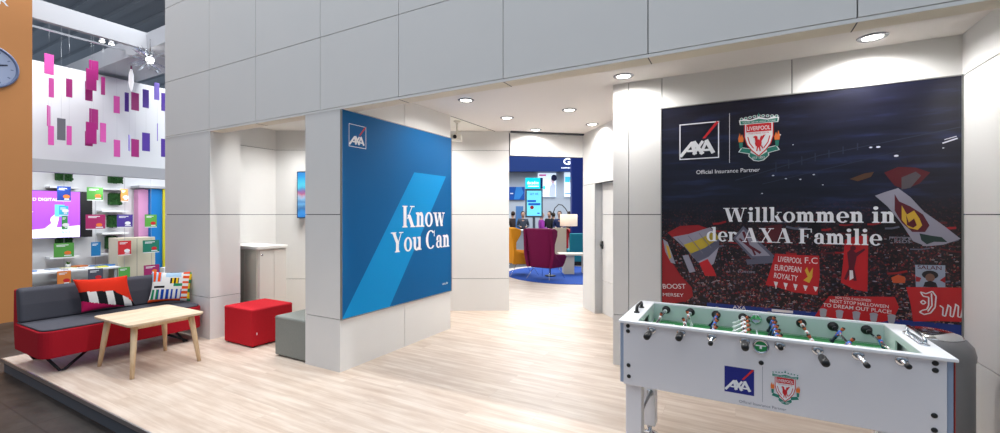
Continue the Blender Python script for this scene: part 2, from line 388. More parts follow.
# hall lighting: a truss of lamps high above the front of the stand
for x in (-6.5, -4.2, -1.9, .4, 2.7): spot('hall_lamp', (x, 2.42, 9.0), 285, 120, .5, .12, (.97, .985, 1))
area('hall_light_field', (-4, -3, 9.5), 500, 18, 8, (0, 0, 0), (.93, .96, 1))
area('hall_light_field', (-12, 6, 9.5), 500, 8, 14, (0, 0, 0), (.95, .97, 1))
area('hall_light_field', (-5, 20, 9.5), 3600, 14, 14, (0, 0, 0), (.9, .95, 1))
area('booth_fill', (-9.5, 4.8, 8.8), 440, 1.5, 5, (0, math.radians(34), 0), (.97, .99, 1))  # added fill above the view, brightens the white booth walls
for y in (3.3, 4.3, 5.3): spot('booth_fill_spot', (-12.1, y, 2.32), 26, 150, .7, .05, (.98, 1, 1), (0, math.radians(25), 0))  # added fill spots under the band, lift the lower booth wall
w = bpy.data.worlds.new('world'); S.world = w; w.use_nodes = True
w.node_tree.nodes['Background'].inputs[0].default_value = (.64, .80, 1, 1); w.node_tree.nodes['Background'].inputs[1].default_value = .27
S.view_settings.view_transform = 'Standard'; S.view_settings.look = 'None'; S.view_settings.gamma = 1; S.view_settings.exposure = .42
S.view_settings.use_curve_mapping = False
# ------------------------------------------------------------------ shared print colours
def P_(n, c, r=.55): return M('print_'+n, c, r)
RED = P_('red', (205, 30, 40)); NAVY = P_('navy', (18, 30, 130)); TEALG = P_('crest_green', (40, 128, 112)); ORANGE = P_('orange', (232, 120, 50))
def square_mark(A, x, y, s, line=None, fill=None, w=.012):
    """white letters A X A low in a square with a red slash running to the upper right corner"""
    if fill: A.rect(x, y, x+s, y+s, fill); A.up()
    if line: A.frame(x, y, x+s, y+s, s*.028, line)
    A.up(1)
    def q(pts, m): A.poly([(x+a*s, y+b*s) for a, b in pts], m)
    q([(.585, .56), (.66, .56), (1.0, .975), (.93, 1.0)], RED); A.up()
    m = PW; P2 = lambda pts, w: A.line([(x+a*s, y+b*s) for a, b in pts], w*s, m)
    P2([(.03, .09), (.335, .47)], .085); P2([(.325, .49), (.405, .13)], .10); P2([(.20, .235), (.39, .235)], .06)
    P2([(.37, .49), (.60, .13)], .095); P2([(.60, .49), (.36, .13)], .075)
    P2([(.54, .13), (.70, .50)], .075); P2([(.68, .51), (.86, .14)], .10); P2([(.62, .235), (.80, .235)], .06)
def crest(A, x, y, w, h):
    """club crest: shield with name band and bird, green gates on top, torches, ribbon"""
    def q(pts, m): A.poly([(x+a*w, y+b*h) for a, b in pts], m)
    G = TEALG
    # flourishes and ribbon below
    q([(.02, .22), (.30, .16), (.34, .28), (.10, .32)], PW); q([(.98, .22), (.70, .16), (.66, .28), (.90, .32)], PW)
    q([(.26, .12), (.38, .02), (.5, 0), (.62, .02), (.74, .12), (.72, .24), (.28, .24)], PW); A.up()
    q([(.05, .225), (.30, .175), (.33, .265), (.11, .305)], G); q([(.95, .225), (.70, .175), (.67, .265), (.89, .305)], G)
    q([(.28, .12), (.39, .035), (.5, .015), (.61, .035), (.72, .12), (.70, .20), (.5, .10), (.30, .20)], G)
    # shield
    A.up(); q([(.16, .82), (.16, .52), (.22, .36), (.34, .22), (.5, .10), (.66, .22), (.78, .36), (.84, .52), (.84, .82)], RED)
    A.up(); q([(.185, .80), (.185, .53), (.24, .37), (.35, .245), (.5, .13), (.65, .245), (.76, .37), (.815, .53), (.815, .80)], PW)
    A.up(); q([(.21, .79), (.21, .63), (.79, .63), (.79, .79), (.5, .84)], RED)
    q([(.235, .53), (.28, .39), (.37, .28), (.40, .28), (.30, .40), (.26, .53)], RED); q([(.765, .53), (.72, .39), (.63, .28), (.60, .28), (.70, .40), (.74, .53)], RED)
    A.up(); A.text('LIVERPOOL', x+.235*w, y+.665*h, .085*h, PW, width=.53*w, offset=.01)
    A.text('FOOTBALL CLUB', x+.27*w, y+.585*h, .03*h, RED, width=.46*w)
    A.text("EST·1892", x+.36*w, y+.055*h, .05*h, PW, width=.28*w)
    # standing bird with a raised wing and a sprig
    q([(.44, .22), (.47, .22), (.49, .31), (.46, .32)], RED); q([(.52, .21), (.55, .22), (.53, .32), (.50, .31)], RED)
    q([(.43, .33), (.50, .29), (.56, .33), (.57, .41), (.50, .47), (.44, .45), (.41, .39)], RED)
    q([(.42, .42), (.48, .45), (.47, .53), (.42, .55), (.36, .52), (.41, .50)], RED)
    q([(.51, .38), (.56, .42), (.66, .56), (.60, .55), (.58, .53), (.55, .54), (.53, .49)], RED); q([(.55, .31), (.61, .24), (.60, .29), (.57, .34)], RED)
    # torches
    for sx in (0, 1):
        X = (lambda a: a) if sx == 0 else (lambda a: 1-a)
        q([(X(.055), .30), (X(.12), .30), (X(.13), .42), (X(.04), .42)], G)
        q([(X(.03), .43), (X(.14), .43), (X(.15), .50), (X(.11), .60), (X(.08), .54), (X(.06), .63), (X(.02), .52)], ORANGE)
    # gates and leafwork on top
    q([(.06, .80), (.94, .80), (.96, .90), (.86, .93), (.70, .89), (.5, .94), (.30, .89), (.14, .93), (.04, .90)], PW); A.up()
    q([(.08, .81), (.92, .81), (.93, .885), (.70, .865), (.5, .90), (.30, .865), (.07, .885)], G)
    for i in range(9):
        a = .10+i*.10; hh = .93+.05*(1-abs(a-.5)*2)
        A.disc(x+a*w, y+hh*h-.015*h, .042*w, .030*h, PW, n=10)
    A.up()
    for i in range(9):
        a = .10+i*.10; hh = .93+.05*(1-abs(a-.5)*2)
        A.disc(x+a*w, y+hh*h-.015*h, .028*w, .019*h, G, n=10)
    q([(.5, 1.03), (.47, .96), (.53, .96)], G)
    A.text("YOU'LL NEVER WALK ALONE", x+.12*w, y+.825*h, .03*h, PW, width=.76*w)

# ------------------------------------------------------------------ blue poster on the block
BLUE = M('poster_blue', (0, 92, 150), .55, spec=.15, noise=.06, nscale=1.2); SKYB = M('print_sky_blue', (0, 140, 205), .55, spec=.15); STEEL = M('frame_strip', (150, 150, 148), .4, .6)
TXW = M('print_lettering_white', (240, 240, 246), .6, spec=.2)
t = thing('wall_poster', 'large blue poster with a light blue slash and white serif headline', 'poster', (-3.29, 3.75, .5))
MB().box(-3.29, -3.274, 2.857, 4.65, .503, 2.50, BLUE).build('panel', BLUE, t)
b = MB(); b.box(-3.29, -3.268, 2.851, 2.857, .497, 2.505); b.box(-3.29, -3.268, 4.646, 4.655, .497, 2.505); b.box(-3.29, -3.268, 2.857, 4.646, .495, .504); b.box(-3.29, -3.268, 2.857, 4.646, 2.499, 2.506)
b.build('frame', STEEL, t)
fx_ = lambda u, v, d: Vector((-3.274+d, u, v))
A = Art(fx_); A.poly([(2.859, .505), (3.50, .505), (4.53, 1.99), (3.905, 1.99)], SKYB); A.build('slash_print', t)
A = Art(fx_); A.up(4); A.serif('Know', 3.70, 1.354, .245, TXW, width=.80); A.build('headline_lettering', t); A = Art(fx_, 4); A.serif('You Can', 3.52, 1.083, .222, TXW, width=1.08); A.build('headline_lettering', t)
A = Art(fx_, 4); A.text('axa.de', 4.45, .603, .03, TXW, width=.12); A.build('address_lettering', t)
A = Art(fx_); square_mark(A, 2.94, 2.16, .222, line=TXW); A.build('square_emblem', t)

# ------------------------------------------------------------------ stadium poster
def crowd_mat():
    m = bpy.data.materials.new('stadium_print'); m.use_nodes = True; nt = m.node_tree; b = nt.nodes['Principled BSDF']
    N = nt.nodes.new; L = nt.links.new; tc = N('ShaderNodeTexCoord'); sp = N('ShaderNodeSeparateXYZ'); L(tc.outputs['Object'], sp.inputs[0])
    def ramp(src, els, ip='LINEAR'):
        r = N('ShaderNodeValToRGB'); r.color_ramp.interpolation = ip; e = r.color_ramp.elements
        e[0].position, e[0].color = els[0][0], (*lin(els[0][1]), 1); e[1].position, e[1].color = els[-1][0], (*lin(els[-1][1]), 1)
        for p, c in els[1:-1]: x = e.new(p); x.color = (*lin(c), 1)
        L(src, r.inputs[0]); return r
    def mix(f, a, c, t='MIX'):
        x = N('ShaderNodeMix'); x.data_type = 'RGBA'; x.blend_type = t
        if isinstance(f, (int, float)): x.inputs[0].default_value = f
        else: L(f, x.inputs[0])
        for s_, v in ((6, a), (7, c)):
            if isinstance(v, tuple): x.inputs[s_].default_value = v
            else: L(v, x.inputs[s_])
        return x.outputs[2]
    v = N('ShaderNodeTexVoronoi'); v.inputs['Scale'].default_value = 62; L(tc.outputs['Object'], v.inputs['Vector'])
    s2 = N('ShaderNodeSeparateColor'); L(v.outputs['Color'], s2.inputs[0])
    cr = ramp(s2.outputs[0], [(0, (18, 17, 24)), (.38, (36, 26, 34)), (.52, (66, 28, 36)), (.64, (26, 26, 38)), (.80, (104, 30, 38)), (.87, (104, 82, 80)), (.91, (34, 36, 52)), (1, (130, 122, 130))], 'CONSTANT')
    v2 = N('ShaderNodeTexVoronoi'); v2.inputs['Scale'].default_value = 110; L(tc.outputs['Object'], v2.inputs['Vector'])
    s3 = N('ShaderNodeSeparateColor'); L(v2.outputs['Color'], s3.inputs[0])
    cr2 = ramp(s3.outputs[0], [(0, (20, 14, 20)), (.5, (60, 20, 26)), (.7, (22, 18, 28)), (.9, (140, 60, 56)), (1, (175, 150, 140))], 'CONSTANT')
    crowd = mix(.45, cr.outputs[0], cr2.outputs[0])
    n = N('ShaderNodeTexNoise'); n.inputs['Scale'].default_value = 5; n.inputs['Detail'].default_value = 5; L(tc.outputs['Object'], n.inputs['Vector'])
    big = ramp(n.outputs[0], [(.38, (110, 105, 115)), (.62, (255, 250, 245))])
    crowd = mix(1., crowd, big.outputs[0], 'MULTIPLY')
    # dark stand roof above
    mp = N('ShaderNodeMapping'); mp.inputs['Rotation'].default_value = (0, .28, 0); mp.inputs['Scale'].default_value = (1.2, 1, 9); L(tc.outputs['Object'], mp.inputs[0])
    n2 = N('ShaderNodeTexNoise'); n2.inputs['Scale'].default_value = 1.5; n2.inputs['Detail'].default_value = 6; L(mp.outputs[0], n2.inputs['Vector'])
    roof = ramp(n2.outputs[0], [(.35, (14, 15, 30)), (.55, (22, 24, 44)), (.72, (38, 46, 84))])
    ad_ = N('ShaderNodeMath'); ad_.operation = 'MULTIPLY_ADD'; L(n.outputs[0], ad_.inputs[0]); ad_.inputs[1].default_value = .28; L(sp.outputs['Z'], ad_.inputs[2])
    mr = N('ShaderNodeMapRange'); L(ad_.outputs[0], mr.inputs[0]); mr.inputs[1].default_value = 1.02; mr.inputs[2].default_value = 1.30
    fin = mix(mr.outputs[0], crowd, roof.outputs[0])
    L(fin, b.inputs['Base Color']); b.inputs['Roughness'].default_value = .33; b.inputs['Specular IOR Level'].default_value = .5
    return m
t = thing('wall_poster', 'huge dark stadium photograph poster with welcome headline over a red crowd', 'poster', (.412, 4.324, .5))
CROWD = crowd_mat()
MB().box(-.613, 1.432, 4.304, 4.3235, .503, 2.50).build('panel', CROWD, t)
b = MB(); b.box(-.620, -.612, 4.296, 4.3235, .5, 2.505); b.box(1.426, 1.434, 4.296, 4.3235, .5, 2.505); b.box(-.612, 1.426, 4.298, 4.3235, 2.498, 2.506); b.build('frame', STEEL, t)
py = lambda u, v, d: Vector((u, 4.304-d, v))
fr = M('flag_red_print', (150, 24, 30), .35); fr2 = M('flag_bright_red_print', (186, 26, 32), .35); fw = M('flag_white_print', (150, 148, 165), .35); fy = M('flag_yellow_print', (190, 165, 50), .35); fg = M('flag_grey_print', (92, 92, 112), .35)
dk = M('flag_maroon_print', (88, 16, 34), .35); gold = M('flag_gold_print', (205, 165, 50), .35); gn = M('flag_green_print', (28, 52, 48), .35); bl = M('hoarding_blue_print', (18, 48, 128), .35); sw = M('banner_lettering', (225, 220, 222), .35)
dr_ = M('flag_dull_red_print', (88, 22, 30), .35); skin_p = M('print_skin', (120, 84, 70), .4); blk_p = M('print_black', (24, 20, 26), .4)
# striped flag
A = Art(py, 5)
A.poly([(-.56, 1.33), (-.453, 1.392), (-.30, 1.405), (-.20, 1.37), (-.40, 1.31), (-.50, 1.27)], fr)
A.poly([(-.514, 1.29), (-.38, 1.32), (-.20, 1.385), (-.16, 1.34), (-.30, 1.25), (-.42, 1.20)], fw); A.up()
A.poly([(-.42, 1.22), (-.30, 1.27), (-.16, 1.35), (-.125, 1.28), (-.22, 1.19), (-.36, 1.13)], fy); A.up()
A.poly([(-.36, 1.14), (-.24, 1.20), (-.125, 1.29), (-.13, 1.21), (-.20, 1.12), (-.30, 1.06)], fg); A.up()
A.poly([(-.30, 1.07), (-.21, 1.12), (-.13, 1.21), (-.17, 1.06), (-.22, 1.02)], fw); A.up()
A.poly([(-.29, 1.06), (-.22, 1.10), (-.17, 1.01), (-.15, .95), (-.24, .945)], fr2)
for k in range(3): A.line([(-.47+k*.09, 1.28+k*.025), (-.33+k*.07, 1.10+k*.05)], .006, M('fold_print', (120, 116, 130), .35)); 
A.build('striped_flag_print', t)
A = Art(py, 3); A.poly([(-.607, 1.26), (-.56, 1.20), (-.52, 1.05), (-.44, .93), (-.35, .83), (-.34, .75), (-.40, .70), (-.607, .64)], fr)
A.up(); A.poly([(-.60, 1.27), (-.56, 1.24), (-.52, 1.13), (-.49, 1.04), (-.53, 1.05), (-.58, 1.15)], fw); A.up(); A.poly([(-.575, 1.22), (-.55, 1.2), (-.525, 1.1), (-.545, 1.08)], gold)
A.up(); A.text('BOOST', -.60, .80, .045, sw, width=.20, rot=.08); A.text('MERSEY', -.60, .73, .03, sw, width=.18, rot=.05)
A.poly([(-.43, 1.12), (-.38, 1.13), (-.32, .98), (-.37, .965)], fw)
A.build('red_flag_print', t)
A = Art(py, 3); A.poly([(-.02, 1.29), (.06, 1.40), (.29, 1.15), (.265, 1.115), (.12, 1.12)], fg); A.up()
A.poly([(.00, 1.29), (.06, 1.37), (.26, 1.15), (.13, 1.14)], fw); A.up(); A.line([(.06, 1.35), (.10, 1.23), (.19, 1.17)], .02, dk); A.line([(.03, 1.29), (.13, 1.20), (.15, 1.15)], .015, dk)
A.poly([(.08, 1.11), (.28, 1.13), (.28, 1.09), (.09, 1.065)], fg)
A.poly([(.22, 1.40), (.34, 1.42), (.35, 1.30), (.24, 1.26)], dr_); A.build('white_flag_print', t)
A = Art(py, 6); A.poly([(.295, 1.17), (.44, 1.165), (.595, 1.165), (.60, 1.0), (.585, .845), (.42, .855), (.30, .89), (.225, .90), (.26, 1.03)], fr2); A.up()
A.text('LIVERPOOL', .315, 1.105, .045, sw, width=.165, rot=-.06, offset=.01); A.text('F.C', .50, 1.10, .05, sw, width=.085); A.text('EUROPEAN', .29, 1.03, .048, sw, width=.185, rot=-.05, offset=.01); A.text('ROYALTY', .285, .965, .045, sw, width=.165, rot=-.10, offset=.01)
for k in range(5):
    x = .285+k*.068; A.poly([(x, .935-k*.005), (x+.03, .93-k*.005), (x+.022, .90-k*.004), (x+.008, .90-k*.004)], sw); A.rect(x+.011, .875, x+.019, .90, sw)
A.poly([(.49, .96), (.52, .99), (.50, 1.04), (.515, 1.07), (.53, 1.02), (.555, 1.07), (.55, .99), (.53, .94)], gold); A.build('three_line_banner_print', t)
A = Art(py, 5); A.poly([(.76, 1.30), (.83, 1.33), (.905, 1.335), (.90, .90), (.82, .91), (.735, .96), (.75, 1.12)], fr2); A.up()
A.poly([(.775, 1.20), (.80, 1.23), (.83, 1.20), (.88, 1.235), (.887, 1.225), (.835, 1.17), (.82, 1.08), (.835, .98), (.815, .98), (.80, 1.05), (.77, .98), (.755, .99), (.785, 1.08)], dk); A.disc(.812, 1.235, .018, .02, dk, n=12)
A.poly([(.79, 1.06), (.81, 1.06), (.815, 1.0), (.79, .98)], sw); A.poly([(.50, 1.0), (.5, .99), (.52, 1.14), (.52, 1.13)], fr); A.build('figure_banner_print', t)
A = Art(py, 10); A.poly([(.66, .845), (.86, .86), (1.06, .875), (1.085, .80), (1.05, .70), (.98, .675), (.55, .64), (.60, .74)], fr2); A.up()
A.text('HOW COOL IS HALLOWEEN', .70, .828, .020, sw, width=.22, rot=-.02); A.text('NEXT STOP HALLOWEEN', .665, .796, .025, sw, width=.36, rot=-.03, offset=.01); A.text('TO DREAM OUT PLACE!', .62, .758, .028, sw, width=.42, rot=-.03, offset=.01)
cp = M('cup_print', (160, 160, 172), .3)
for k in range(5):
    x = .60+k*.105; A.poly([(x, .725), (x+.045, .73), (x+.04, .685), (x+.025, .655), (x+.012, .655), (x, .69)], cp); A.disc(x+.022, .728, .026, .014, cp, n=12)
A.build('cup_banner_print', t)
A = Art(py, 4); A.poly([(1.176, 1.125), (1.34, 1.13), (1.34, .97), (1.18, .96)], M('banner_pale_print', (150, 160, 180), .35)); A.up()
A.text('SALAN', 1.19, 1.095, .028, dk, width=.13, offset=.012); A.disc(1.258, 1.055, .045, .032, blk_p, n=16); A.up(); A.disc(1.258, 1.035, .026, .030, skin_p, n=16)
A.poly([(1.22, .965), (1.30, .965), (1.29, 1.0), (1.26, 1.012), (1.23, 1.0)], blk_p); A.poly([(1.18, 1.04), (1.21, 1.03), (1.20, 1.0), (1.18, 1.0)], fr); A.poly([(1.34, 1.05), (1.31, 1.02), (1.34, 1.0)], fr)
A.poly([(1.04, 1.02), (1.08, 1.045), (1.12, 1.03), (1.12, .985), (1.05, .98)], M('print_orange_dull', (190, 80, 40), .4)); A.build('portrait_banner_print', t)
A = Art(py, 8); A.poly([(1.125, .955), (1.28, .965), (1.425, .975), (1.425, .73), (1.30, .72), (1.165, .70), (1.15, .83)], fr2); A.up()
for pts in ([(1.205, .925), (1.235, .915), (1.27, .935), (1.29, .90), (1.285, .82), (1.26, .775), (1.225, .76), (1.20, .775), (1.215, .79), (1.24, .80), (1.25, .83), (1.25, .89), (1.22, .895), (1.205, .925)], [(1.265, .92), (1.268, .83), (1.245, .785)], [(1.205, .85), (1.22, .865), (1.235, .85), (1.22, .835), (1.205, .85)]): A.line(pts, .008, sw)
for k in range(3):
    x = 1.31+k*.04; A.line([(x, .835+k*.01), (x+.018, .82+k*.01), (x+.015, .765), (x+.03, .76), (x+.045, .845+k*.008)], .008, sw)
A.build('gothic_letter_banner_print', t)
A = Art(py, 5); A.poly([(.945, 1.645), (1.0, 1.67), (1.08, 1.70), (1.15, 1.63), (1.226, 1.52), (1.33, 1.42), (1.42, 1.325), (1.33, 1.28), (1.237, 1.265), (1.165, 1.30), (1.10, 1.43), (1.02, 1.56)], fw); A.up()
A.poly([(1.06, 1.655), (1.085, 1.60), (1.15, 1.56), (1.22, 1.50), (1.255, 1.42), (1.23, 1.37), (1.16, 1.37), (1.10, 1.44), (1.06, 1.53)], dk); A.up()
A.poly([(1.10, 1.57), (1.13, 1.50), (1.17, 1.53), (1.20, 1.47), (1.215, 1.42), (1.19, 1.385), (1.14, 1.40), (1.10, 1.46)], gold); A.up(); A.poly([(1.125, 1.50), (1.14, 1.44), (1.17, 1.47), (1.185, 1.42), (1.165, 1.40), (1.13, 1.42)], dk)
A.poly([(1.20, 1.36), (1.26, 1.345), (1.32, 1.335), (1.35, 1.30), (1.28, 1.30), (1.24, 1.28), (1.21, 1.31)], gn); A.build('flame_flag_print', t)
A = Art(py, 1); A.poly([(1.00, 1.82), (1.08, 1.86), (1.18, 1.85), (1.26, 1.81), (1.20, 1.73), (1.12, 1.69), (1.06, 1.72)], dr_); A.up(); A.poly([(1.10, 1.78), (1.18, 1.82), (1.21, 1.79), (1.15, 1.70), (1.10, 1.69)], M('print_grey_dull', (84, 78, 84), .4))
A.poly([(.79, 1.78), (.88, 1.82), (.94, 1.83), (.92, 1.79), (.84, 1.76)], M('print_gold_dull', (80, 52, 34), .4)); A.build('far_flag_print', t)
A = Art(py, 1); A.rect(-.226, .503, 1.425, .705, bl); A.up(); A.text('AXA', -.02, .672, .03, sw, width=.10, offset=.01); A.rect(.27, .678, .42, .70, sw); A.build('hoarding_print', t)
# floodlights under the roof of the stadium picture
A = Art(py, 1); fl = M('print_floodlight', (225, 228, 240), .4)
for x, y, r in ((.325, 2.17, .012), (.92, 2.02, .010), (.965, 2.02, .013), (1.07, 1.945, .014), (.28, 1.83, .009), (.37, 1.80, .008), (.47, 1.79, .008), (.56, 1.825, .008), (.20, 1.68, .007), (1.33, 1.985, .006), (.42, 2.08, .006), (.62, 1.74, .006)): A.disc(x, y, r, r*.55, fl, n=12)
A.line([(1.325, 2.02), (1.405, 2.05)], .010, fl); A.line([(1.335, 2.045), (1.40, 2.065)], .006, fl)
rg = M('print_roof_girder', (42, 46, 66), .4)
A.line([(.0, 1.80), (.6, 1.98), (1.425, 2.13)], .007, rg); A.line([(.2, 1.76), (1.1, 1.98)], .005, rg)
for k in range(7): A.line([(.30+k*.09, 1.86+k*.024), (.30+k*.09, 1.94+k*.02)], .008, rg)
A.build('floodlight_print', t)
# spectators, thousands of small heads and coats
A = Art(py, 0); rr = random.Random(11)
hc = [M('crowd_'+n_, c, .4) for n_, c in (('coat_navy', (34, 36, 56)), ('coat_red', (128, 26, 36)), ('coat_black', (22, 20, 28)), ('coat_mauve', (78, 52, 72)), ('coat_grey', (88, 84, 100)), ('face', (156, 112, 96)), ('face_dark', (112, 74, 66)), ('scarf_white', (170, 160, 168)), ('coat_maroon', (84, 22, 34)))]
for k in range(2600):
    v_ = rr.random()**1.15; y = .69+.66*v_; x = rr.uniform(-.600, 1.42); r = .0105-.0055*v_
    A.disc(x, y, r, r*.9, rr.choice(hc[:5]+[hc[8], hc[2]]), n=6)
    if rr.random() < .5: A.disc(x, y+r*1.15, r*.48, r*.55, rr.choice(hc[5:7]), 1, n=6)
    if rr.random() < .10: A.rect(x-r*1.4, y-.002, x+r*1.4, y+.0025, rr.choice([hc[7], hc[1]]), 1)
cr9 = A.build('crowd_print', t); cr9['kind'] = 'stuff'
# scarves held up over the crowd
A = Art(py, 1); rr = random.Random(3)
for k in range(46):
    x = rr.uniform(-.25, 1.36); y = rr.uniform(1.0, 1.46); w_ = rr.uniform(.05, .13); a = rr.uniform(-.10, .12)
    A.line([(x, y), (x+w_*.5, y+w_*a-.006), (x+w_, y+w_*a*2)], rr.uniform(.010, .018), rr.choice([dr_, fr, dr_, fr, fg]))
for k in range(26):
    x = 1.03+k*.006; A.rect(x, 1.318+rr.uniform(-.01, .01), x+.003, 1.332, fw)
A.text('EUROPE', .02, .992, .018, fw, width=.13); A.text('REDS', 1.06, 1.285, .025, fw, width=.09); sc_ = A.build('scarf_print', t); sc_['kind'] = 'stuff'
A = Art(py); A.up(16); HW = M('print_headline_white', (244, 246, 252), .6, spec=.2)
A.serif('Willkommen in', -.092, 1.436, .122, HW, width=1.155); A.build('headline_lettering', t); A = Art(py, 16); A.serif('der AXA Familie', -.228, 1.262, .122, HW, width=1.212); A.build('headline_lettering', t)
A = Art(py, 16); A.text('Official Insurance Partner', -.312, 1.868, .035, HW, width=.495); A.build('caption_lettering', t)
A = Art(py, 16); A.rect(-.0475, 1.955, -.0435, 2.392, HW); A.build('divider_line', t)
A = Art(py); A.up(16); square_mark(A, -.455, 2.005, .328, line=HW); A.build('square_emblem', t)
A = Art(py); A.up(16); crest(A, .015, 1.955, .32, .405); A.build('club_crest', t)
# ------------------------------------------------------------------ football table
X0, X1, Y0, Y1 = -.585, .812, 2.470, 3.110
TW = M('table_white', (226, 225, 230), .35); MINT = M('mint_inside', (206, 217, 214), .5); PITCH = M('pitch_green', (24, 132, 62), .45)
STEELB = M('blued_steel', (162, 178, 204), .35, .3); GREENP = P_('badge_green', (30, 140, 75)); TGREY = P_('caption_grey', (120, 122, 140))
t = thing('football_table', 'long white table football game with eight rods in front of the stadium poster', 'table football', (.113, 2.79, 0))
b = MB(); b.box(X0+.025, X1-.03, Y0+.02, Y0+.044, .535, .884); o = b.build('front_panel', TW, t, bevel=.003); fp = o
b = MB(); b.box(X0+.025, X1-.03, Y1-.04, Y1-.02, .535, .884); b.build('rear_panel', TW, t, bevel=.003)
b = MB(); b.box(X0+.045, X0+.065, Y0+.045, Y1-.04, .535, .884); b.build('end_panel', TW, t, bevel=.003)
b = MB(); b.box(X1-.07, X1-.05, Y0+.045, Y1-.04, .535, .884); b.build('end_panel', TW, t, bevel=.003)
for x in (X0+.004, X1-.0295):
    for y in (Y0+.028, Y1-.05):
        b = MB(); b.box(x, x+.023, y, y+.028, .54, .882); b.build('corner_strip', STEELB, t, bevel=.005, seg=3)
b = MB(); b.box(X1-.0055, X1-.0030, Y0+.026, Y0+.05, .54, .882); b.build('corner_strip', M('strip_red', (170, 60, 50), .4), t)
b = MB(); b.box(X0+.07, X1-.075, Y0+.045, Y1-.045, .775, .793); b.build('playing_field', PITCH, t)
pf = [k for k in t.children if k.name.startswith('playing_field')][0]
A = Art(lambda u, v, d: Vector((u, v, .793+d))); cx = .113
A.rect(cx-.004, Y0+.05, cx+.004, Y1-.05, PW); A.frame(X0+.10, Y0+.07, X1-.10, Y1-.07, .006, PW)
for k in range(32):
    a = 2*PI*k/32; c_ = 2*PI*(k+1)/32; A.poly([(cx+.10*math.cos(a), 2.79+.10*math.sin(a)), (cx+.108*math.cos(a), 2.79+.108*math.sin(a)), (cx+.108*math.cos(c_), 2.79+.108*math.sin(c_)), (cx+.10*math.cos(c_), 2.79+.10*math.sin(c_))], PW)
for x, s_ in ((X0+.10, 1), (X1-.10, -1)): A.line([(x, 2.62), (x+s_*.14, 2.62), (x+s_*.14, 2.96), (x, 2.96)], .006, PW)
A.build('pitch_lines', pf)
# inner walls
b = MB(); b.box(X0+.10, X1-.10, Y0+.044, Y0+.052, .793, .895); b.build('side_wall', MINT, t)
b = MB(); b.box(X0+.10, X1-.10, Y1-.048, Y1-.0405, .793, .895); b.build('side_wall', MINT, t)
for x, nm in ((X0+.0925, 'l'), (X1-.1005, 'r')):
    b = MB()
    for ya, yb, za, zb in ((Y0+.045, 2.70, .793, .895), (2.88, Y1-.045, .793, .895), (2.70, 2.88, .862, .895)): b.box(x, x+.008, ya, yb, za, zb)
    b.build('goal_wall', MINT, t)
    b = MB(); xb = x-.03 if nm == 'l' else x+.036
    b.box(xb, xb+.003, 2.69, 2.89, .78, .88); b.build('goal_back', BLACK, t)
# ball on its shelf badge and rim
b = MB(); zr0, zr1 = .886, .900
def rimring(b, o4, i4, z0, z1):
    ox0, ox1, oy0, oy1 = o4; ix0, ix1, iy0, iy1 = i4
    O = [(ox0, oy0), (ox1, oy0), (ox1, oy1), (ox0, oy1)]; I = [(ix0, iy0), (ix1, iy0), (ix1, iy1), (ix0, iy1)]
    vs = [Vector((x, y, z)) for z in (z0, z1) for q in (O, I) for x, y in q]; fs = []
    for i in range(4):
        j = (i+1) % 4
        fs += [(i, j, 8+j, 8+i), (4+i, 12+i, 12+j, 4+j), (8+i, 8+j, 12+j, 12+i), (i, 4+i, 4+j, j)]
    b.faces(vs, fs)
rimring(b, (X0, X1, Y0, Y1), (X0+.10, X1-.10, Y0+.035, Y1-.03), zr0, zr1)
b.build('rim', M('rim_white', (240, 241, 244), .3), t, bevel=.003)
# rim handles
def arch(x, y0_, y1_, m, par, nm, chrome=False):
    b = MB(); b.tube([(x, y0_, .898), (x, y0_+.004, .925), (x, y0_+.02, .938), (x, y1_-.02, .938), (x, y1_-.004, .925), (x, y1_, .898)], .0095 if not chrome else .008, None, 10)
    for yy in (y0_, y1_): b.lathe([(0, .899), (.017, .899), (.017, .906), (.009, .908), (0, .908)], (x, yy, 0), 14)
    o = b.build(nm, m, par, smooth=False); return o
arch(X0+.055, 2.71, 2.87, BLACK, t, 'grab_handle'); h2 = arch(X1-.05, 2.66, 2.90, CHROME, t, 'grab_handle', True)
b = MB(); 
for k in range(10): b.tube([(X1-.05-.016, 2.69+k*.02, .902), (X1-.05+.016, 2.69+k*.02, .902)], .006, None, 8)
b.box(X1-.07, X1-.03, 2.67, 2.89, .8995, .902); b.build('score_counter', CHROME, t)
# bolts on the front
for x, z in ((-.535, .868), (-.535, .838), (-.532, .645), (-.530, .583), (.745, .868), (.745, .838), (.742, .645), (.742, .583), (.112, .765)):
    b = MB(); mt = Matrix.Translation((x, Y0+.02, z)) @ Matrix.Rotation(PI/2, 4, 'X')
    b.lathe([(0, .006), (.006, .006), (.0105, .003), (.0115, 0), (0, 0)], (0, 0, 0), 16, None, mt); b.build('bolt', BLACK, t)
# central round badge, ball inside
mt = Matrix.Translation((.110, Y0+.02, .846)) @ Matrix.Rotation(PI/2, 4, 'X')
b = MB(); b.lathe([(0, .004), (.027, .004), (.031, .012), (.036, .010), (.038, 0), (0, 0)], (0, 0, 0), 28, None, mt); bd = b.build('ball_entry', CHROME, t)
A = Art(lambda u, v, d: Vector((u, Y0+.0155-d, v))); A.disc(.110, .846, .026, .026, GREENP); A.up(); A.rect(.088, .848, .132, .854, PW); A.rect(.105, .835, .115, .85, PW); A.build('badge_print', bd)
mt = Matrix.Translation((.110, Y1-.048, .862)) @ Matrix.Rotation(PI/2, 4, 'X')
b = MB(); b.lathe([(0, .004), (.020, .004), (.026, .010), (.031, .006), (.032, 0), (0, 0)], (0, 0, 0), 24, None, mt); b.build('ball_entry', CHROME, t)
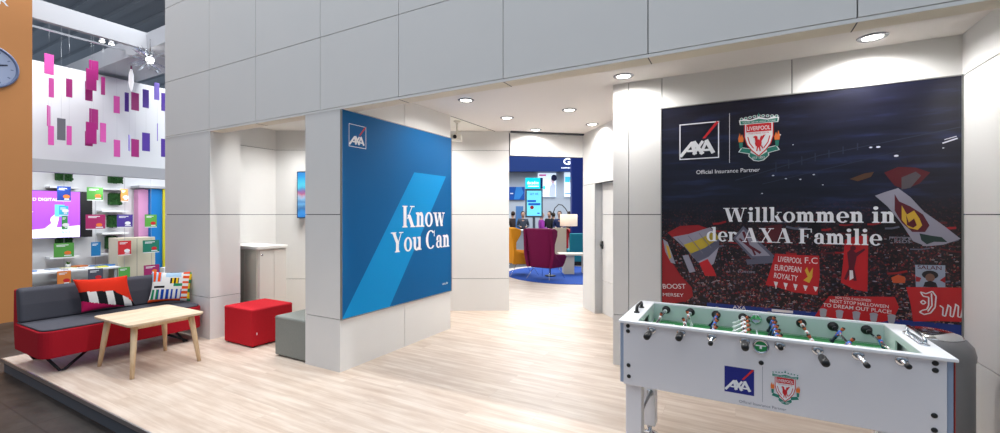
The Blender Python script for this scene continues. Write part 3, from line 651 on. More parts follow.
# legs with steel feet and a tie tube
for x in (X0+.030, X1-.135):
    for y in (Y0+.052, Y1-.105):
        b = MB(); b.box(x, x+.088, y, y+.088, .085, .534); lg = b.build('leg', TW, t, bevel=.006)
        b = MB(); b.lathe([(0, 0), (.062, 0), (.066, .008), (.056, .020), (.022, .032), (.016, .04), (.016, .086), (0, .086)], (x+.044, y+.044, 0), 22); b.build('foot', CHROME, lg)
for x in (X0+.074, X1-.091):
    b = MB(); b.tube([(x+.01, Y0+.13, .31), (x+.01, Y1-.105, .31)], .012); b.lathe([(0, 0), (.021, 0), (.021, .004), (0, .004)], (0, 0, 0), 16, None, Matrix.Translation((x+.01, Y1-.106, .31)) @ Matrix.Rotation(PI/2, 4, 'X'))
    b.build('tie_tube', ALU, t)
# rods, handles and little players
def figure(shirt, shorts, name='player_figure'):
    b = MB(); sk = M('figure_orange', (196, 92, 52), .45); hr = BLACK
    b.loft([[Vector((x*sx, y*sy, z)) for x, y in ((-1, -1), (1, -1), (1, 1), (-1, 1))] for z, sx, sy in ((-.062, .008, .010), (-.052, .009, .010), (-.046, .005, .009), (-.022, .006, .010))], shorts, False)
    b.loft([[Vector((math.cos(a)*sx, math.sin(a)*sy, z)) for a in [k*PI/4 for k in range(8)]] for z, sx, sy in ((-.024, .007, .011), (-.008, .009, .012), (.008, .010, .016), (.014, .007, .013), (.017, .004, .005))], shirt, True)
    b.loft([[Vector((math.cos(a)*sx, math.sin(a)*sy, z)) for a in [k*PI/4 for k in range(8)]] for z, sx, sy in ((.016, .004, .004), (.021, .0075, .007), (.028, .009, .008), (.034, .0085, .0075))], sk, True)
    b.loft([[Vector((math.cos(a)*sx, math.sin(a)*sy, z)) for a in [k*PI/4 for k in range(8)]] for z, sx, sy in ((.033, .0092, .0082), (.038, .0075, .0068), (.041, .003, .003))], hr, True)
    for s_ in (-1, 1): b.tube([(0, s_*.015, .010), (.002, s_*.019, -.004), (.004, s_*.015, -.014)], [.0042, .004, .0035], sk, 6)
    return b
wsh = M('figure_white', (228, 228, 230), .4); bsh = M('figure_blue', (30, 96, 190), .4)
fig_w = figure(wsh, wsh).build('player_figure', None, None); fig_b = figure(bsh, M('figure_dark', (30, 34, 52), .4)).build('player_figure', None, None)
rod_spec = [  # count, team, grip side front?, tip y, figure tilt, shift along rod
    (1, 0, 2.325, .25, .0), (2, 0, 2.38, -.3, .03), (3, 1, 2.357, .55, .0), (5, 0, 2.36, 1.0, .0), (5, 1, 2.44, .35, .0), (3, 0, 2.278, -.5, .03), (2, 1, 2.329, .6, .0), (1, 1, 2.397, -.3, .0)]
ROOT = Vector((.113, 2.79, 0))
for i, (n, team, tip, tilt, sh) in enumerate(rod_spec):
    x = -.406+i*.149; z = .862
    front = i in (0, 1, 3, 5)
    b = MB(); b.tube([(x, tip+.02, z), (x, Y1+(.05 if front else .16), z)], .0075, None, 12)
    rod = b.build('rod', CHROME, t)
    sgn = 1
    b = MB()
    if front:
        b.lathe([(0, 0), (.013, 0), (.0165, .006), (.0175, .03), (.0165, .085), (.013, .105), (.009, .112), (0, .112)], (0, 0, 0), 16, None, Matrix.Translation((x, tip, z)) @ Matrix.Rotation(-PI/2, 4, 'X')); b.build('handle_grip', BLACK, rod)
    else:
        b.lathe([(0, 0), (.009, 0), (.0115, .004), (.0115, .022), (.008, .026), (0, .026)], (0, 0, 0), 14, None, Matrix.Translation((x, tip, z)) @ Matrix.Rotation(-PI/2, 4, 'X')); b.build('end_cap', BLACK, rod)
        b = MB(); b.lathe([(0, 0), (.013, 0), (.017, .01), (.0165, .085), (.010, .11), (0, .11)], (0, 0, 0), 14, None, Matrix.Translation((x, Y1+.06, z)) @ Matrix.Rotation(-PI/2, 4, 'X')); b.build('handle_grip', BLACK, rod)
    for y, s_ in ((Y0+.0205, 1), (Y1-.0195, -1)):
        b = MB(); b.lathe([(0, .010), (.010, .012), (.016, .011), (.020, .006), (.0235, .004), (.024, 0), (0, 0)], (0, 0, 0), 20, None, Matrix.Translation((x, y, z)) @ Matrix.Rotation(s_*PI/2, 4, 'X')); b.build('bearing', CHROME, rod)
    for y, s_ in ((Y0+.0515, -1), (Y1-.0475, 1)):
        b = MB(); b.lathe([(0, .018), (.012, .018), (.019, .010), (.0255, .003), (.0265, 0), (0, 0)], (0, 0, 0), 18, None, Matrix.Translation((x, y, z)) @ Matrix.Rotation(s_*PI/2, 4, 'X')); b.build('bumper', BLACK, rod)
    for y in ((2.58, 3.0) if n < 5 else (2.54, 3.04)):
        b = MB(); b.lathe([(.0076, 0), (.012, 0), (.012, .016), (.0076, .016)], (0, 0, 0), 12, None, Matrix.Translation((x, y, z)) @ Matrix.Rotation(-PI/2, 4, 'X')); b.build('stopper', wsh if team == 0 else BLACK, rod)
    sp = {1: 0, 2: .22, 3: .17, 5: .105}[n]
    for k in range(n):
        f = (fig_w if team == 0 else fig_b).copy(); COL.objects.link(f); f.parent = rod
        f.location = Vector((x, 2.79+sh+(k-(n-1)/2)*sp, z))-ROOT
        f.rotation_euler = (0, tilt, 0)
        if team == 1: f.rotation_euler = (0, -tilt, PI)
for f in (fig_w, fig_b): bpy.data.objects.remove(f)
# marks on the front panel
pyf = lambda u, v, d: Vector((u, Y0+.020-d, v))
A = Art(pyf); square_mark(A, -.049, .594, .131, fill=NAVY); A.build('square_emblem', t)
A = Art(pyf); crest(A, .149, .577, .124, .165); A.build('club_crest', t)
A = Art(pyf); A.rect(.117, .572, .1185, .748, TGREY); A.build('divider_line', t)
A = Art(pyf); A.text('Official Insurance Partner', .016, .549, .0135, TGREY, width=.20); A.build('caption_lettering', t)
b = MB(); b.box(X1-.048, X1-.02, 2.74, 2.79, .80, .845); b.build('coin_return', M('pale_plastic', (205, 205, 195), .5), t, bevel=.003)

# ------------------------------------------------------------------ waste bin
BING = M('bin_grey', (118, 119, 122), .38, .35)
t = thing('waste_bin', 'round grey bin with chrome domed lid in the corner behind the table football', 'bin', (1.085, 3.71, 0))
c_ = (1.085, 3.71, 0)
MB().lathe([(0, .0), (.19, .0), (.197, .02), (.197, .61), (.194, .628)], c_, 48).build('body', BING, t)
MB().lathe([(.201, .61), (.203, .64), (.192, .69), (.165, .725), (.15, .735), (.13, .735), (.12, .71), (0, .70)], c_, 48).build('collar', BING, t)
MB().lathe([(.149, .7355), (.14, .750), (.10, .765), (.05, .772), (0, .774)], c_, 48).build('lid', CHROME, t)
b = MB(); b.tube([(c_[0]-.149*math.cos(a)*1, c_[1]-.149*math.sin(a), .737) for a in [k*2*PI/32 for k in range(33)]], .004, None, 8); b.build('lid_ring', CHROME, t)

# ------------------------------------------------------------------ sofa
SRED = M('sofa_red_fabric', (172, 24, 40), .85, noise=.08, nscale=90, bump=.15, bscale=500, spec=.2); SGREY = M('sofa_charcoal_fabric', (84, 84, 92), .9, noise=.08, nscale=90, bump=.15, bscale=500, spec=.15)
def rrect(x0, x1, y0, y1, r, n=5):
    out = []
    for cx_, cy_, a0 in ((x1-r, y1-r, 0), (x0+r, y1-r, 90), (x0+r, y0+r, 180), (x1-r, y0+r, 270)):
        rr_ = r
        for k in range(n+1):
            a = math.radians(a0+90*k/n); out.append((cx_+rr_*math.cos(a), cy_+rr_*math.sin(a)))
    return out
V3 = lambda a, c, t: Vector((a, c, t))
t = thing('sofa', 'low red sofa with charcoal seat and backrest beside the coffee table', 'sofa', (-6.0, 2.13, 0))
b = MB()
P = rrect(-6.40, -5.60, 1.44, 2.82, .10, 7)
b.loft([[Vector((x, y, z)) for x, y in P] for z in (.15, .405)], None, False); b.build('seat_base', SRED, t, bevel=.012, seg=3)
b = MB(); P2 = rrect(-6.39, -5.612, 1.452, 2.808, .095, 7)
b.loft([[Vector((x, y, z)) for x, y in P2] for z in (.406, .424)], None, False); b.build('seat_cushion', SGREY, t, bevel=.012, seg=3)
b = MB(); prof = [(-6.40, .16), (-6.36, .16), (-6.30, .40), (-6.335, .742), (-6.42, .742), (-6.43, .40)]
fn = lambda a, c, y: Vector((a, y, c))
b.prism(prof, 1.455, 2.80, fn); b.build('back_shell', SRED, t, bevel=.015, seg=3)
b = MB(); b.prism([(-6.19, .425), (-6.30, .425), (-6.332, .60), (-6.345, .752), (-6.27, .765), (-6.225, .74), (-6.20, .60)], 1.45, 2.805, fn); b.build('back_cushion', SGREY, t, bevel=.022, seg=4)
for y, s_ in ((1.60, -1), (2.66, 1)):
    for x, q in ((-5.70, 1), (-6.32, -1)):
        b = MB(); b.tube([(x, y-.10*1, .155), (x+.03*q, y-.015, .012), (x+.03*q, y+.02, .012), (x-.02*q, y+.22*-s_*1.0, .155)], .0125, None, 10)
        b.build('leg', DKMETAL, t)
b = MB(); b.box(-6.33, -6.29, 1.55, 2.72, .135, .155); b.box(-5.72, -5.68, 1.55, 2.72, .135, .155); b.build('under_rail', DKMETAL, t)

# cushions: pillow lens with patch pattern; local frame then leaned on the back
def pillow_obj(name, w, h, th, patfn, parent, sh=0.):
    """rounded square pillow, patfn(u,v) in -1..1 -> material"""
    n = 44; b = MB()
    def pos(i, j, side):
        u = -1+2*i/n; v = -1+2*j/n
        e = max(0, (1-u*u))*max(0, (1-v*v))
        pin = 1-.10*(1-abs(u)**2)*(abs(v)**6)  # edges pull in between the corners
        pin2 = 1-.10*(1-abs(v)**2)*(abs(u)**6)
        return Vector((u*w/2*pin2-sh*v*h/2, side*th/2*e**.42, v*h/2*pin))
    mats = {}
    for side in (-1, 1):
        vs = [pos(i, j, side) for j in range(n+1) for i in range(n+1)]
        bm = b.bm; bv = [bm.verts.new(v) for v in vs]
        for j in range(n):
            for i in range(n):
                a = j*(n+1)+i
                f = bm.faces.new([bv[a], bv[a+1], bv[a+n+2], bv[a+n+1]])
                f.material_index = b.mi(patfn((i+.5)/n*2-1, (j+.5)/n*2-1, side)); f.smooth = True
    bmesh.ops.remove_doubles(b.bm, verts=b.bm.verts, dist=1e-4)
    o = b.build(name, None, parent); return o
cr_, cm_, cb_, cw_ = [M(n_, c, .85, spec=.15) for n_, c in (('cushion_orange_red', (226, 52, 30)), ('cushion_magenta', (200, 30, 92)), ('cushion_black', (32, 32, 36)), ('cushion_white', (235, 232, 228)))]
def pat1(u, v, side):
    lo = -.34-.40*(u+1); hi = .20-.10*(u+1) if u < .25 else .075-1.1*(u-.25)
    if v > hi: return cr_
    if v < lo: return cm_ 
    k = int((u+1)/2*6.4)
    return cb_ if k % 2 == 0 else cw_
t = thing('scatter_cushion', 'orange red and magenta cushion with a band of black and white blocks', 'cushion', (0, 0, 0), 'patterned cushions on the sofa')
pillow_obj('cover', .45, .355, .14, pat1, t, .17); t.location = (-6.04, 2.05, .64); t.rotation_euler = (math.radians(-12), math.radians(1), math.radians(84)); WLOC[t.name] = Vector((0, 0, 0))
pc = {n_: M('cushion_'+n_, c, .85, spec=.15) for n_, c in (('yellow', (240, 196, 40)), ('royal_blue', (30, 74, 170)), ('leaf_green', (40, 140, 96)), ('orange', (238, 84, 36)), ('light_blue', (178, 208, 232)))}
def pat2(u, v, side):
    if u > .80: return pc['yellow'] if int((v+1)*5) % 3 else pc['leaf_green']
    if u > .50: return pc['orange'] if int((v+1)*6) % 2 else cw_
    if v < -.82: return pc['orange']
    if v < -.18: return (pc['royal_blue'] if int((u+1)*9) % 2 else cw_) if u > -.6 else (pc['leaf_green'] if int((u+1)*9) % 2 else cw_)
    if v > .3 and u < -.5: return pc['orange'] if int((u+1)*9) % 2 else pc['light_blue']
    if -.1 < v < .05 and -.8 < u < -.3: return cb_
    if .2 < v < .55 and -.1 < u < .3: return pc['yellow'] if int((u+1)*11) % 2 else cb_
    if .0 < v < .2 and .1 < u < .5: return pc['leaf_green']
    if v > .6 and -.3 < u < .4: return pc['light_blue']
    return cw_
t = thing('scatter_cushion', 'white cushion with bright blue, orange and green brush stripes', 'cushion', (0, 0, 0), 'patterned cushions on the sofa')
pillow_obj('cover', .41, .37, .14, pat2, t, -.04); t.location = (-6.0, 2.66, .625); t.rotation_euler = (math.radians(-12), math.radians(4), math.radians(66)); WLOC[t.name] = Vector((0, 0, 0))

# ------------------------------------------------------------------ coffee table
def wood(name, c1, c2, st=(1, 12, 12), board=None):
    m = bpy.data.materials.new(name); m.use_nodes = True; nt = m.node_tree; b = nt.nodes['Principled BSDF']; N = nt.nodes.new; L = nt.links.new
    tc = N('ShaderNodeTexCoord'); mp = N('ShaderNodeMapping'); mp.inputs['Scale'].default_value = st; L(tc.outputs['Object'], mp.inputs[0])
    n = N('ShaderNodeTexNoise'); n.inputs['Scale'].default_value = 3; n.inputs['Detail'].default_value = 5; n.inputs['Distortion'].default_value = .4; L(mp.outputs[0], n.inputs['Vector'])
    r = N('ShaderNodeValToRGB'); L(n.outputs[0], r.inputs[0]); e = r.color_ramp.elements; e[0].position = .35; e[0].color = (*lin(c1), 1); e[1].position = .65; e[1].color = (*lin(c2), 1)
    out = r.outputs[0]
    if board:
        w_ = N('ShaderNodeTexBrick'); w_.offset = .4; w_.inputs['Scale'].default_value = 1; w_.inputs['Brick Width'].default_value = board[0]; w_.inputs['Row Height'].default_value = board[1]; w_.inputs['Mortar Size'].default_value = .0006
        w_.inputs['Color1'].default_value = (1, 1, 1, 1); w_.inputs['Color2'].default_value = (.84, .78, .70, 1); w_.inputs['Mortar'].default_value = (.7, .6, .5, 1)
        L(tc.outputs['Object'], w_.inputs['Vector']); mx = N('ShaderNodeMix'); mx.data_type = 'RGBA'; mx.blend_type = 'MULTIPLY'; mx.inputs[0].default_value = .8; L(out, mx.inputs[6]); L(w_.outputs[0], mx.inputs[7]); out = mx.outputs[2]
    L(out, b.inputs['Base Color']); b.inputs['Roughness'].default_value = .5; return m
BEECH = wood('birch_wood', (222, 198, 168), (238, 218, 192), (14, 1.5, 3), (.11, .5)); BEECHL = wood('birch_leg', (212, 180, 140), (230, 204, 168), (14, 14, 1.5))
t = thing('coffee_table', 'light wooden coffee table with rounded top and splayed legs', 'table', (-5.16, 2.105, 0))
b = MB(); P = rrect(-5.545, -4.785, 1.785, 2.425, .045, 6)
b.loft([[Vector((x, y, z)) for x, y in rrect(-5.545+q, -4.785-q, 1.785+q, 2.425-q, .045, 6)] for z, q in ((.474, .012), (.480, .003), (.497, 0), (.5, .002))], None, False); b.build('tabletop', BEECH, t)
for sx in (-1, 1):
    for sy in (-1, 1):
        xb, yb = -5.165+sx*.345, 2.105+sy*.28; xt, yt = -5.165+sx*.275, 2.105+sy*.235
        b = MB(); b.tube([(xb, yb, 0), (xb+(xt-xb)*.5, yb+(yt-yb)*.5, .24), (xt, yt, .474)], [.0165, .023, .027], None, 14); b.build('leg', BEECHL, t)
b = MB(); 
b.box(-5.43, -4.90, 1.88, 1.90, .43, .473); b.box(-5.43, -4.90, 2.31, 2.33, .43, .473); b.box(-5.44, -5.42, 1.88, 2.33, .43, .473); b.box(-4.91, -4.89, 1.88, 2.33, .43, .473)
b.build('apron', BEECHL, t)

# ------------------------------------------------------------------ pouffes, counter, screen, projector
PRED = M('pouffe_red_fabric', (196, 34, 46), .85, noise=.1, nscale=60, bump=.2, bscale=450, spec=.15); PGREY = M('pouffe_grey_fabric', (140, 143, 138), .9, noise=.12, nscale=60, bump=.2, bscale=450, spec=.15)
def pouffe(label, x0, x1, y0, y1, h, m, tagc):
    t = thing('pouffe', label, 'pouffe', ((x0+x1)/2, (y0+y1)/2, 0), 'upholstered cube seats')
    b = MB(); b.box(x0, x1, y0, y1, .012, h); b.build('cover', m, t, bevel=.018, seg=4)
    b = MB()
    for x in (x0+.04, x1-.04):
        for y in (y0+.04, y1-.04): b.lathe([(0, 0), (.018, 0), (.018, .013), (0, .013)], (x, y, 0), 12)
    for i, (x, y) in enumerate(((x0+.04, y0+.04), (x1-.04, y0+.04), (x0+.04, y1-.04), (x1-.04, y1-.04))):
        pass
    b.bm.free()
    for x in (x0+.04, x1-.04):
        for y in (y0+.04, y1-.04): MB().lathe([(0, 0), (.018, 0), (.018, .013), (0, .013)], (x, y, 0), 12).build('glide', BLACK, t)
    sm = MB(); z = h-.02
    sm.tube([(x0+.004, y0+.001, z), (x1-.004, y0+.001, z)], .003, None, 6); sm.tube([(x1-.001, y0+.004, z), (x1-.001, y1-.004, z)], .003, None, 6); sm.build('seam_piping', m, t)
    if tagc: MB().box(x1-.001, x1+.001, y0+.05, y0+.062, .14, .165).build('fabric_tag', PW, t)
pouffe('bright red cube pouffe on the floor between the white pillars', -5.29, -4.74, 2.885, 3.39, .43, PRED, True)
pouffe('grey green cube pouffe tucked against the block with the blue poster', -4.305, -3.80, 2.865, 3.37, .425, PGREY, False)

CW = M('counter_white', (228, 226, 218), .45); CGL = M('counter_frosted', (206, 206, 192), .3)
t = thing('counter_cabinet', 'white counter cabinet with small round knob behind the red pouffe', 'counter', (-5.83, 3.58, 0))
b = MB(); b.box(-6.232, -5.44, 3.385, 3.79, .06, 1.045); b.build('body', CW, t, bevel=.003)
b = MB(); b.prism(rrect(-6.232, -5.40, 3.35, 3.80, .03, 4), 1.046, 1.085, V3); b.build('worktop', M('worktop_white', (240, 239, 234), .4), t, bevel=.004)
b = MB(); b.box(-6.22, -5.46, 3.405, 3.77, .0, .06); b.build('plinth', CGL, t)
b = MB(); b.box(-5.44, -5.424, 3.40, 3.60, .07, 1.03); d1 = b.build('door', CW, t, bevel=.002)
b = MB(); b.box(-5.44, -5.424, 3.604, 3.78, .07, 1.03); d2 = b.build('door', CW, t, bevel=.002)
b = MB(); b.lathe([(0, 0), (.006, 0), (.006, .012), (.013, .016), (.012, .024), (0, .026)], (0, 0, 0), 14, None, Matrix.Translation((-5.424, 3.425, .97)) @ Matrix.Rotation(PI/2, 4, 'Y')); b.build('knob', CHROME, d1)
for k in range(3):
    b = MB(); b.box(-6.22+k*.262, -5.965+k*.262, 3.370, 3.385, .07, 1.03); b.build('front_panel', CGL, t, bevel=.002)
b = MB(); b.box(-6.22, -5.45, 3.3865, 3.39, .5, .505); b.bm.free()

def screen_mat():
    m = bpy.data.materials.new('screen_skyline'); m.use_nodes = True; nt = m.node_tree; b = nt.nodes['Principled BSDF']; N = nt.nodes.new; L = nt.links.new
    tc = N('ShaderNodeTexCoord'); sp = N('ShaderNodeSeparateXYZ'); L(tc.outputs['Object'], sp.inputs[0])
    n = N('ShaderNodeTexNoise'); n.inputs['Scale'].default_value = 9; L(tc.outputs['Object'], n.inputs['Vector'])
    a = N('ShaderNodeMath'); a.operation = 'MULTIPLY_ADD'; L(n.outputs[0], a.inputs[0]); a.inputs[1].default_value = .12; L(sp.outputs['Z'], a.inputs[2])
    mr = N('ShaderNodeMapRange'); L(a.outputs[0], mr.inputs[0]); mr.inputs[1].default_value = -.29; mr.inputs[2].default_value = .41
    r = N('ShaderNodeValToRGB'); L(mr.outputs[0], r.inputs[0]); e = r.color_ramp.elements; r.color_ramp.interpolation = 'B_SPLINE'
    cs = [(0, (30, 110, 190)), (.12, (60, 150, 220)), (.2, (20, 60, 120)), (.28, (120, 190, 235)), (.36, (30, 90, 160)), (.44, (150, 210, 240)), (.52, (210, 60, 70)), (.58, (40, 110, 190)), (.7, (90, 220, 235)), (.85, (20, 160, 220)), (1, (30, 120, 210))]
    e[0].position, e[0].color = 0, (*lin(cs[0][1]), 1); e[1].position, e[1].color = 1, (*lin(cs[-1][1]), 1)
    for p, c in cs[1:-1]: x = e.new(p); x.color = (*lin(c), 1)
    L(r.outputs[0], b.inputs['Emission Color']); b.inputs['Emission Strength'].default_value = .9; b.inputs['Base Color'].default_value = (.01, .01, .01, 1); return m
t = thing('wall_screen', 'flat screen with a blue skyline picture, half hidden behind the block', 'screen', (-5.40, 4.66, 1.80))
o = t
rotz = math.atan2(.493, .87)
t.location = (-5.885+.60*.87+.035*.493, 4.302+.60*.493-.035*.87, 1.80)
WLOC[t.name] = Vector((0, 0, 0)); t.rotation_euler = (0, 0, rotz)
b = MB(); b.box(-.60, .60, -.012, .030, -.355, .355); b.build('housing', BLACK, t, bevel=.004)
b = MB(); b.box(-.588, .588, -.0135, -.0125, -.343, .343); b.build('display', screen_mat(), t)
t = thing('projector', 'small white projector hanging from the ceiling beyond the blue poster', 'projector', (0, 0, 0))
PWH = M('projector_white', (226, 222, 210), .45)
b = MB(); b.box(-.075, .065, -.10, .10, -.045, .035); b.build('body', PWH, t, bevel=.01, seg=3)
b = MB(); b.lathe([(0, 0), (.026, 0), (.026, .02), (.018, .022), (.016, .012), (0, .012)], (0, 0, 0), 18, None, Matrix.Translation((-.02, -.10, -.005)) @ Matrix.Rotation(PI/2, 4, 'X')); b.build('lens', BLACK, t)
b = MB(); b.tube([(0, 0, .03), (0, 0, .20)], .012); b.lathe([(0, .23), (.05, .23), (.05, .222), (.02, .20), (0, .20)], (0, 0, 0), 18); b.tube([(-.05, 0, .05), (.05, 0, .09)], .009); b.build('ceiling_bracket', PWH, t)
t.location = (-3.41, 4.98, 2.573); t.rotation_euler = (0, 0, .5)
# ------------------------------------------------------------------ neighbouring booth on the left
ORW = M('orange_booth_wall', (204, 136, 76), .55, noise=.05, nscale=2)
BW = M('booth_white', (232, 234, 236), .7); BG = M('booth_band_grey', (186, 188, 194), .6)
struct(MB().box(-10.0, -9.7, -2.0, 2.40, -.14, 5.6, ORW).build('wall_orange_booth'))
struct(MB().box(-13.8, -13.6, -1.5, 9.0, -.14, 4.915, BW).build('wall_booth_back'))
struct(MB().box(-12.2, -12.0, -1.5, 7.5, 2.348, 2.595, BG).build('trim_booth_band'))
b = MB(); b.box(-11.12, -11.0, -3, 12, 5.02, 5.37, M('beam_white', (172, 174, 180), .6)); struct(b.build('trim_roof_beam'))
b = MB(); b.box(-20, -11.12, 4.42, 5.35, 5.0, 5.40, MATS['beam_white']); b.box(-11.0, -7.0, 4.42, 5.35, 5.02, 5.37, MATS['beam_white']); struct(b.build('trim_cross_beam'))
for z in (5.31, 5.16): struct(MB().box(-12.02, -11.98, -3, 4.4, z, z+.03, ALU).build('trim_rail'))
DC = M('hall_ceiling_dark', (168, 170, 176), .8)
b = MB(); b.box(-60, -18, -20, 40, 10.0, 10.1, DC)
for k in range(60): b.box(-60, -18, -20+k, -19.75+k, 9.85, 10.0, DC)
struct(b.build('ceiling_hall'))
# clock and letters on the orange wall
t = thing('wall_clock', 'large round pale blue clock on the orange wall', 'clock', (-9.7, 1.93, 3.38))
mt = Matrix.Translation((-9.7, 1.93, 3.70)) @ Matrix.Rotation(PI/2, 4, 'Y')
CF = M('clock_face', (168, 178, 206), .5); CR = M('clock_rim', (104, 116, 150), .4)
b = MB(); b.lathe([(0, 0), (.30, 0), (.30, .02), (0, .02)], (0, 0, 0), 40, None, mt, smooth=False); b.build('face', CF, t)
b = MB(); b.lathe([(.29, 0), (.325, 0), (.325, .035), (.30, .04), (.29, .02)], (0, 0, 0), 40, None, mt); b.build('rim', CR, t)
A = Art(lambda u, v, d: Vector((-9.68+d, 1.93+u, 3.70+v)))
for k in range(12):
    a = k*PI/6; A.line([(.235*math.sin(a), .235*math.cos(a)), (.265*math.sin(a), .265*math.cos(a))], .014, CR)
A.build('hour_marks', t)
A = Art(lambda u, v, d: Vector((-9.68+d, 1.93+u, 3.70+v)), 4); A.line([(0, 0), (.205, .06)], .022, M('clock_navy', (30, 34, 60), .4)); A.line([(0, 0), (-.05, .14)], .026, MATS['clock_navy']); A.build('hands', t)
A = Art(lambda u, v, d: Vector((-9.68+d, 1.93+u, 3.70+v)), 6); A.line([(-.05, -.02), (.12, .035)], .016, RED); A.disc(0, 0, .02, .02, RED); A.build('second_hand', t)
A = Art(lambda u, v, d: Vector((-9.7+d, u, v))); A.text('ER', 1.95, 4.665, .12, PW, width=.20, offset=.01); o = A.build('wall_lettering'); tag(o, 'white capital letters at the top of the orange wall', 'lettering')

# big screen in the booth
def emi(n, c, e=.8): return M(n, c, .4, emit=e)
t = thing('wall_screen', 'purple presentation screen on the white booth wall behind the sofa', 'screen', (-13.45, 3.2, .95))
MB().box(-13.58, -13.31, 2.3, 4.28, .975, 2.03).build('housing', BLACK, t)
b = MB(); b.box(-13.31, -13.30, 2.3, 4.06, .98, 2.02, emi('screen_purple', (158, 78, 214), .75)); b.build('display', None, t)
A = Art(lambda u, v, d: Vector((-13.30+d, u, v))); we = emi('screen_white', (226, 240, 250), .7); ce = emi('screen_cyan', (90, 190, 235), .8)
A.poly([(2.3, .985), (4.055, .985), (4.055, 1.25), (3.2, 1.16), (2.3, 1.14)], we); A.up()
A.text('AND DIGITAL', 3.17, 1.80, .065, we, width=.52, offset=.01); A.poly([(3.46, 1.17), (3.58, 1.30), (3.62, 1.48), (3.72, 1.58), (3.70, 1.38), (3.66, 1.17)], we); A.disc(3.62, 1.38, .05, .08, we)
A.rect(3.64, 1.45, 3.80, 1.72, ce); A.text('AXA', 3.74, 1.06, .07, ce, width=.17); A.rect(3.2, 1.55, 3.3, 1.57, we); A.rect(3.2, 1.51, 3.27, 1.53, we); A.build('slide_print', t)

# shelves, moss blocks, hanging cards
MOSS = M('moss_green', (44, 92, 42), .95, noise=.5, nscale=60, bump=1, bscale=90)
shl = [(3.56, 4.06, 2.09), (4.45, 4.96, 2.10), (4.45, 4.96, 1.56), (4.45, 4.96, 1.02), (3.56, 4.06, .51), (4.35, 4.62, .52)]
shn = ['upper shelf above the purple screen', 'topmost shelf of the right hand column in the booth', 'second shelf from the top in the right hand column of the booth', 'third shelf from the top in the right hand column of the booth', 'wide shelf under the purple screen', 'short shelf beside the cream cupboard']
for (a, c, z), n_ in zip(shl, shn):
    o = MB().box(-13.6, -13.28, a, c, z, z+.04, BW).build('wall_shelf'); tag(o, 'white '+n_, 'shelf', 'white shelves in the booth')
def moss(name, y0, y1, z0, z1, label, x=-13.42):
    b = MB(); rr = random.Random(int(y0*100+z0*10)); b.box(x-.15, x, y0, y1, z0, z1)
    for k in range(70):
        y = rr.uniform(y0, y1); z = rr.uniform(z0, z1); r = rr.uniform(.012, .022)
        b.faces([Vector((x-.01, y-r, z-r)), Vector((x-.01, y+r, z-r)), Vector((x-.01, y+r, z+r)), Vector((x-.01, y-r, z+r)), Vector((x+.03, y, z))], [(0, 1, 4), (1, 2, 4), (2, 3, 4), (3, 0, 4), (3, 2, 1, 0)])
    for k in range(30):
        y = rr.uniform(y0, y1); b.faces([Vector((x-.14, y-.02, z1-.01)), Vector((x-.14, y+.02, z1-.01)), Vector((x, y+.02, z1-.01)), Vector((x, y-.02, z1-.01)), Vector((x-.07, y, z1+.03))], [(0, 1, 4), (1, 2, 4), (2, 3, 4), (3, 0, 4), (3, 2, 1, 0)])
    o = b.build(name, MOSS); tag(o, label, 'moss block', 'green moss blocks on the booth wall')
for a, c, z0, z1, lb in ((3.72, 3.98, 2.28, 2.45, 'green moss block high above the purple screen'), (4.66, 4.91, 2.28, 2.44, 'green moss block above the topmost right hand shelf'), (4.66, 4.89, 1.74, 2.01, 'green moss block above the second right hand shelf'),
                         (4.64, 4.83, 1.19, 1.46, 'green moss block above the third right hand shelf'), (4.60, 4.79, .66, .95, 'green moss block next to the cream cupboard'), (3.72, 3.98, .80, .94, 'thin moss block directly under the purple screen')):
    moss('moss_block', a, c, z0, z1, lb, -13.45)
cards = [((3.43, 3.64, 1.79, 2.09), (24, 62, 150), 'dark blue card with orange figure hanging over the top of the screen', ORANGE),
 ((3.90, 4.17, 1.82, 2.10), (78, 152, 62), 'green card in the top row beside the screen edge', ORANGE), ((4.49, 4.62, 1.81, 2.09), (236, 142, 72), 'narrow orange card in the top row before a moss block', PW),
 ((3.88, 4.21, 1.18, 1.50), (164, 32, 96), 'wide magenta card at the screen right edge', ORANGE), ((4.42, 4.71, 1.21, 1.50), (74, 52, 146), 'violet card in the second row', PW), ((4.95, 5.19, 1.20, 1.50), (92, 168, 66), 'light green card before the pink panel', RED),
 ((3.38, 3.69, .60, .90), (84, 158, 66), 'wide green card over the shelf under the screen', ORANGE), ((3.97, 4.13, .58, .89), (20, 118, 178), 'plain bright blue card in the third row', None), ((4.44, 4.68, .57, .89), (204, 38, 46), 'red card at the left of the cream cupboard', PW),
 ((4.91, 5.24, .59, .88), (24, 122, 98), 'dark teal green card before the cream cupboard', RED), ((4.93, 5.24, .04, .28), (160, 34, 100), 'magenta card low down over the striped cushion', ORANGE), ((4.45, 4.66, .02, .28), (86, 164, 70), 'small green card low above the sofa back', None),
 ((3.92, 4.17, .02, .30), (72, 74, 88), 'slate grey card low above the red cushion', RED), ((3.43, 3.64, .02, .31), (226, 132, 58), 'orange card low above the left of the sofa', RED),
 ((3.46, 3.60, 1.49, 1.68), (60, 190, 226), 'small cyan card before the middle of the screen', PW), ((3.50, 3.59, 1.19, 1.47), (60, 150, 82), 'narrow green card before the middle of the screen', PW)]
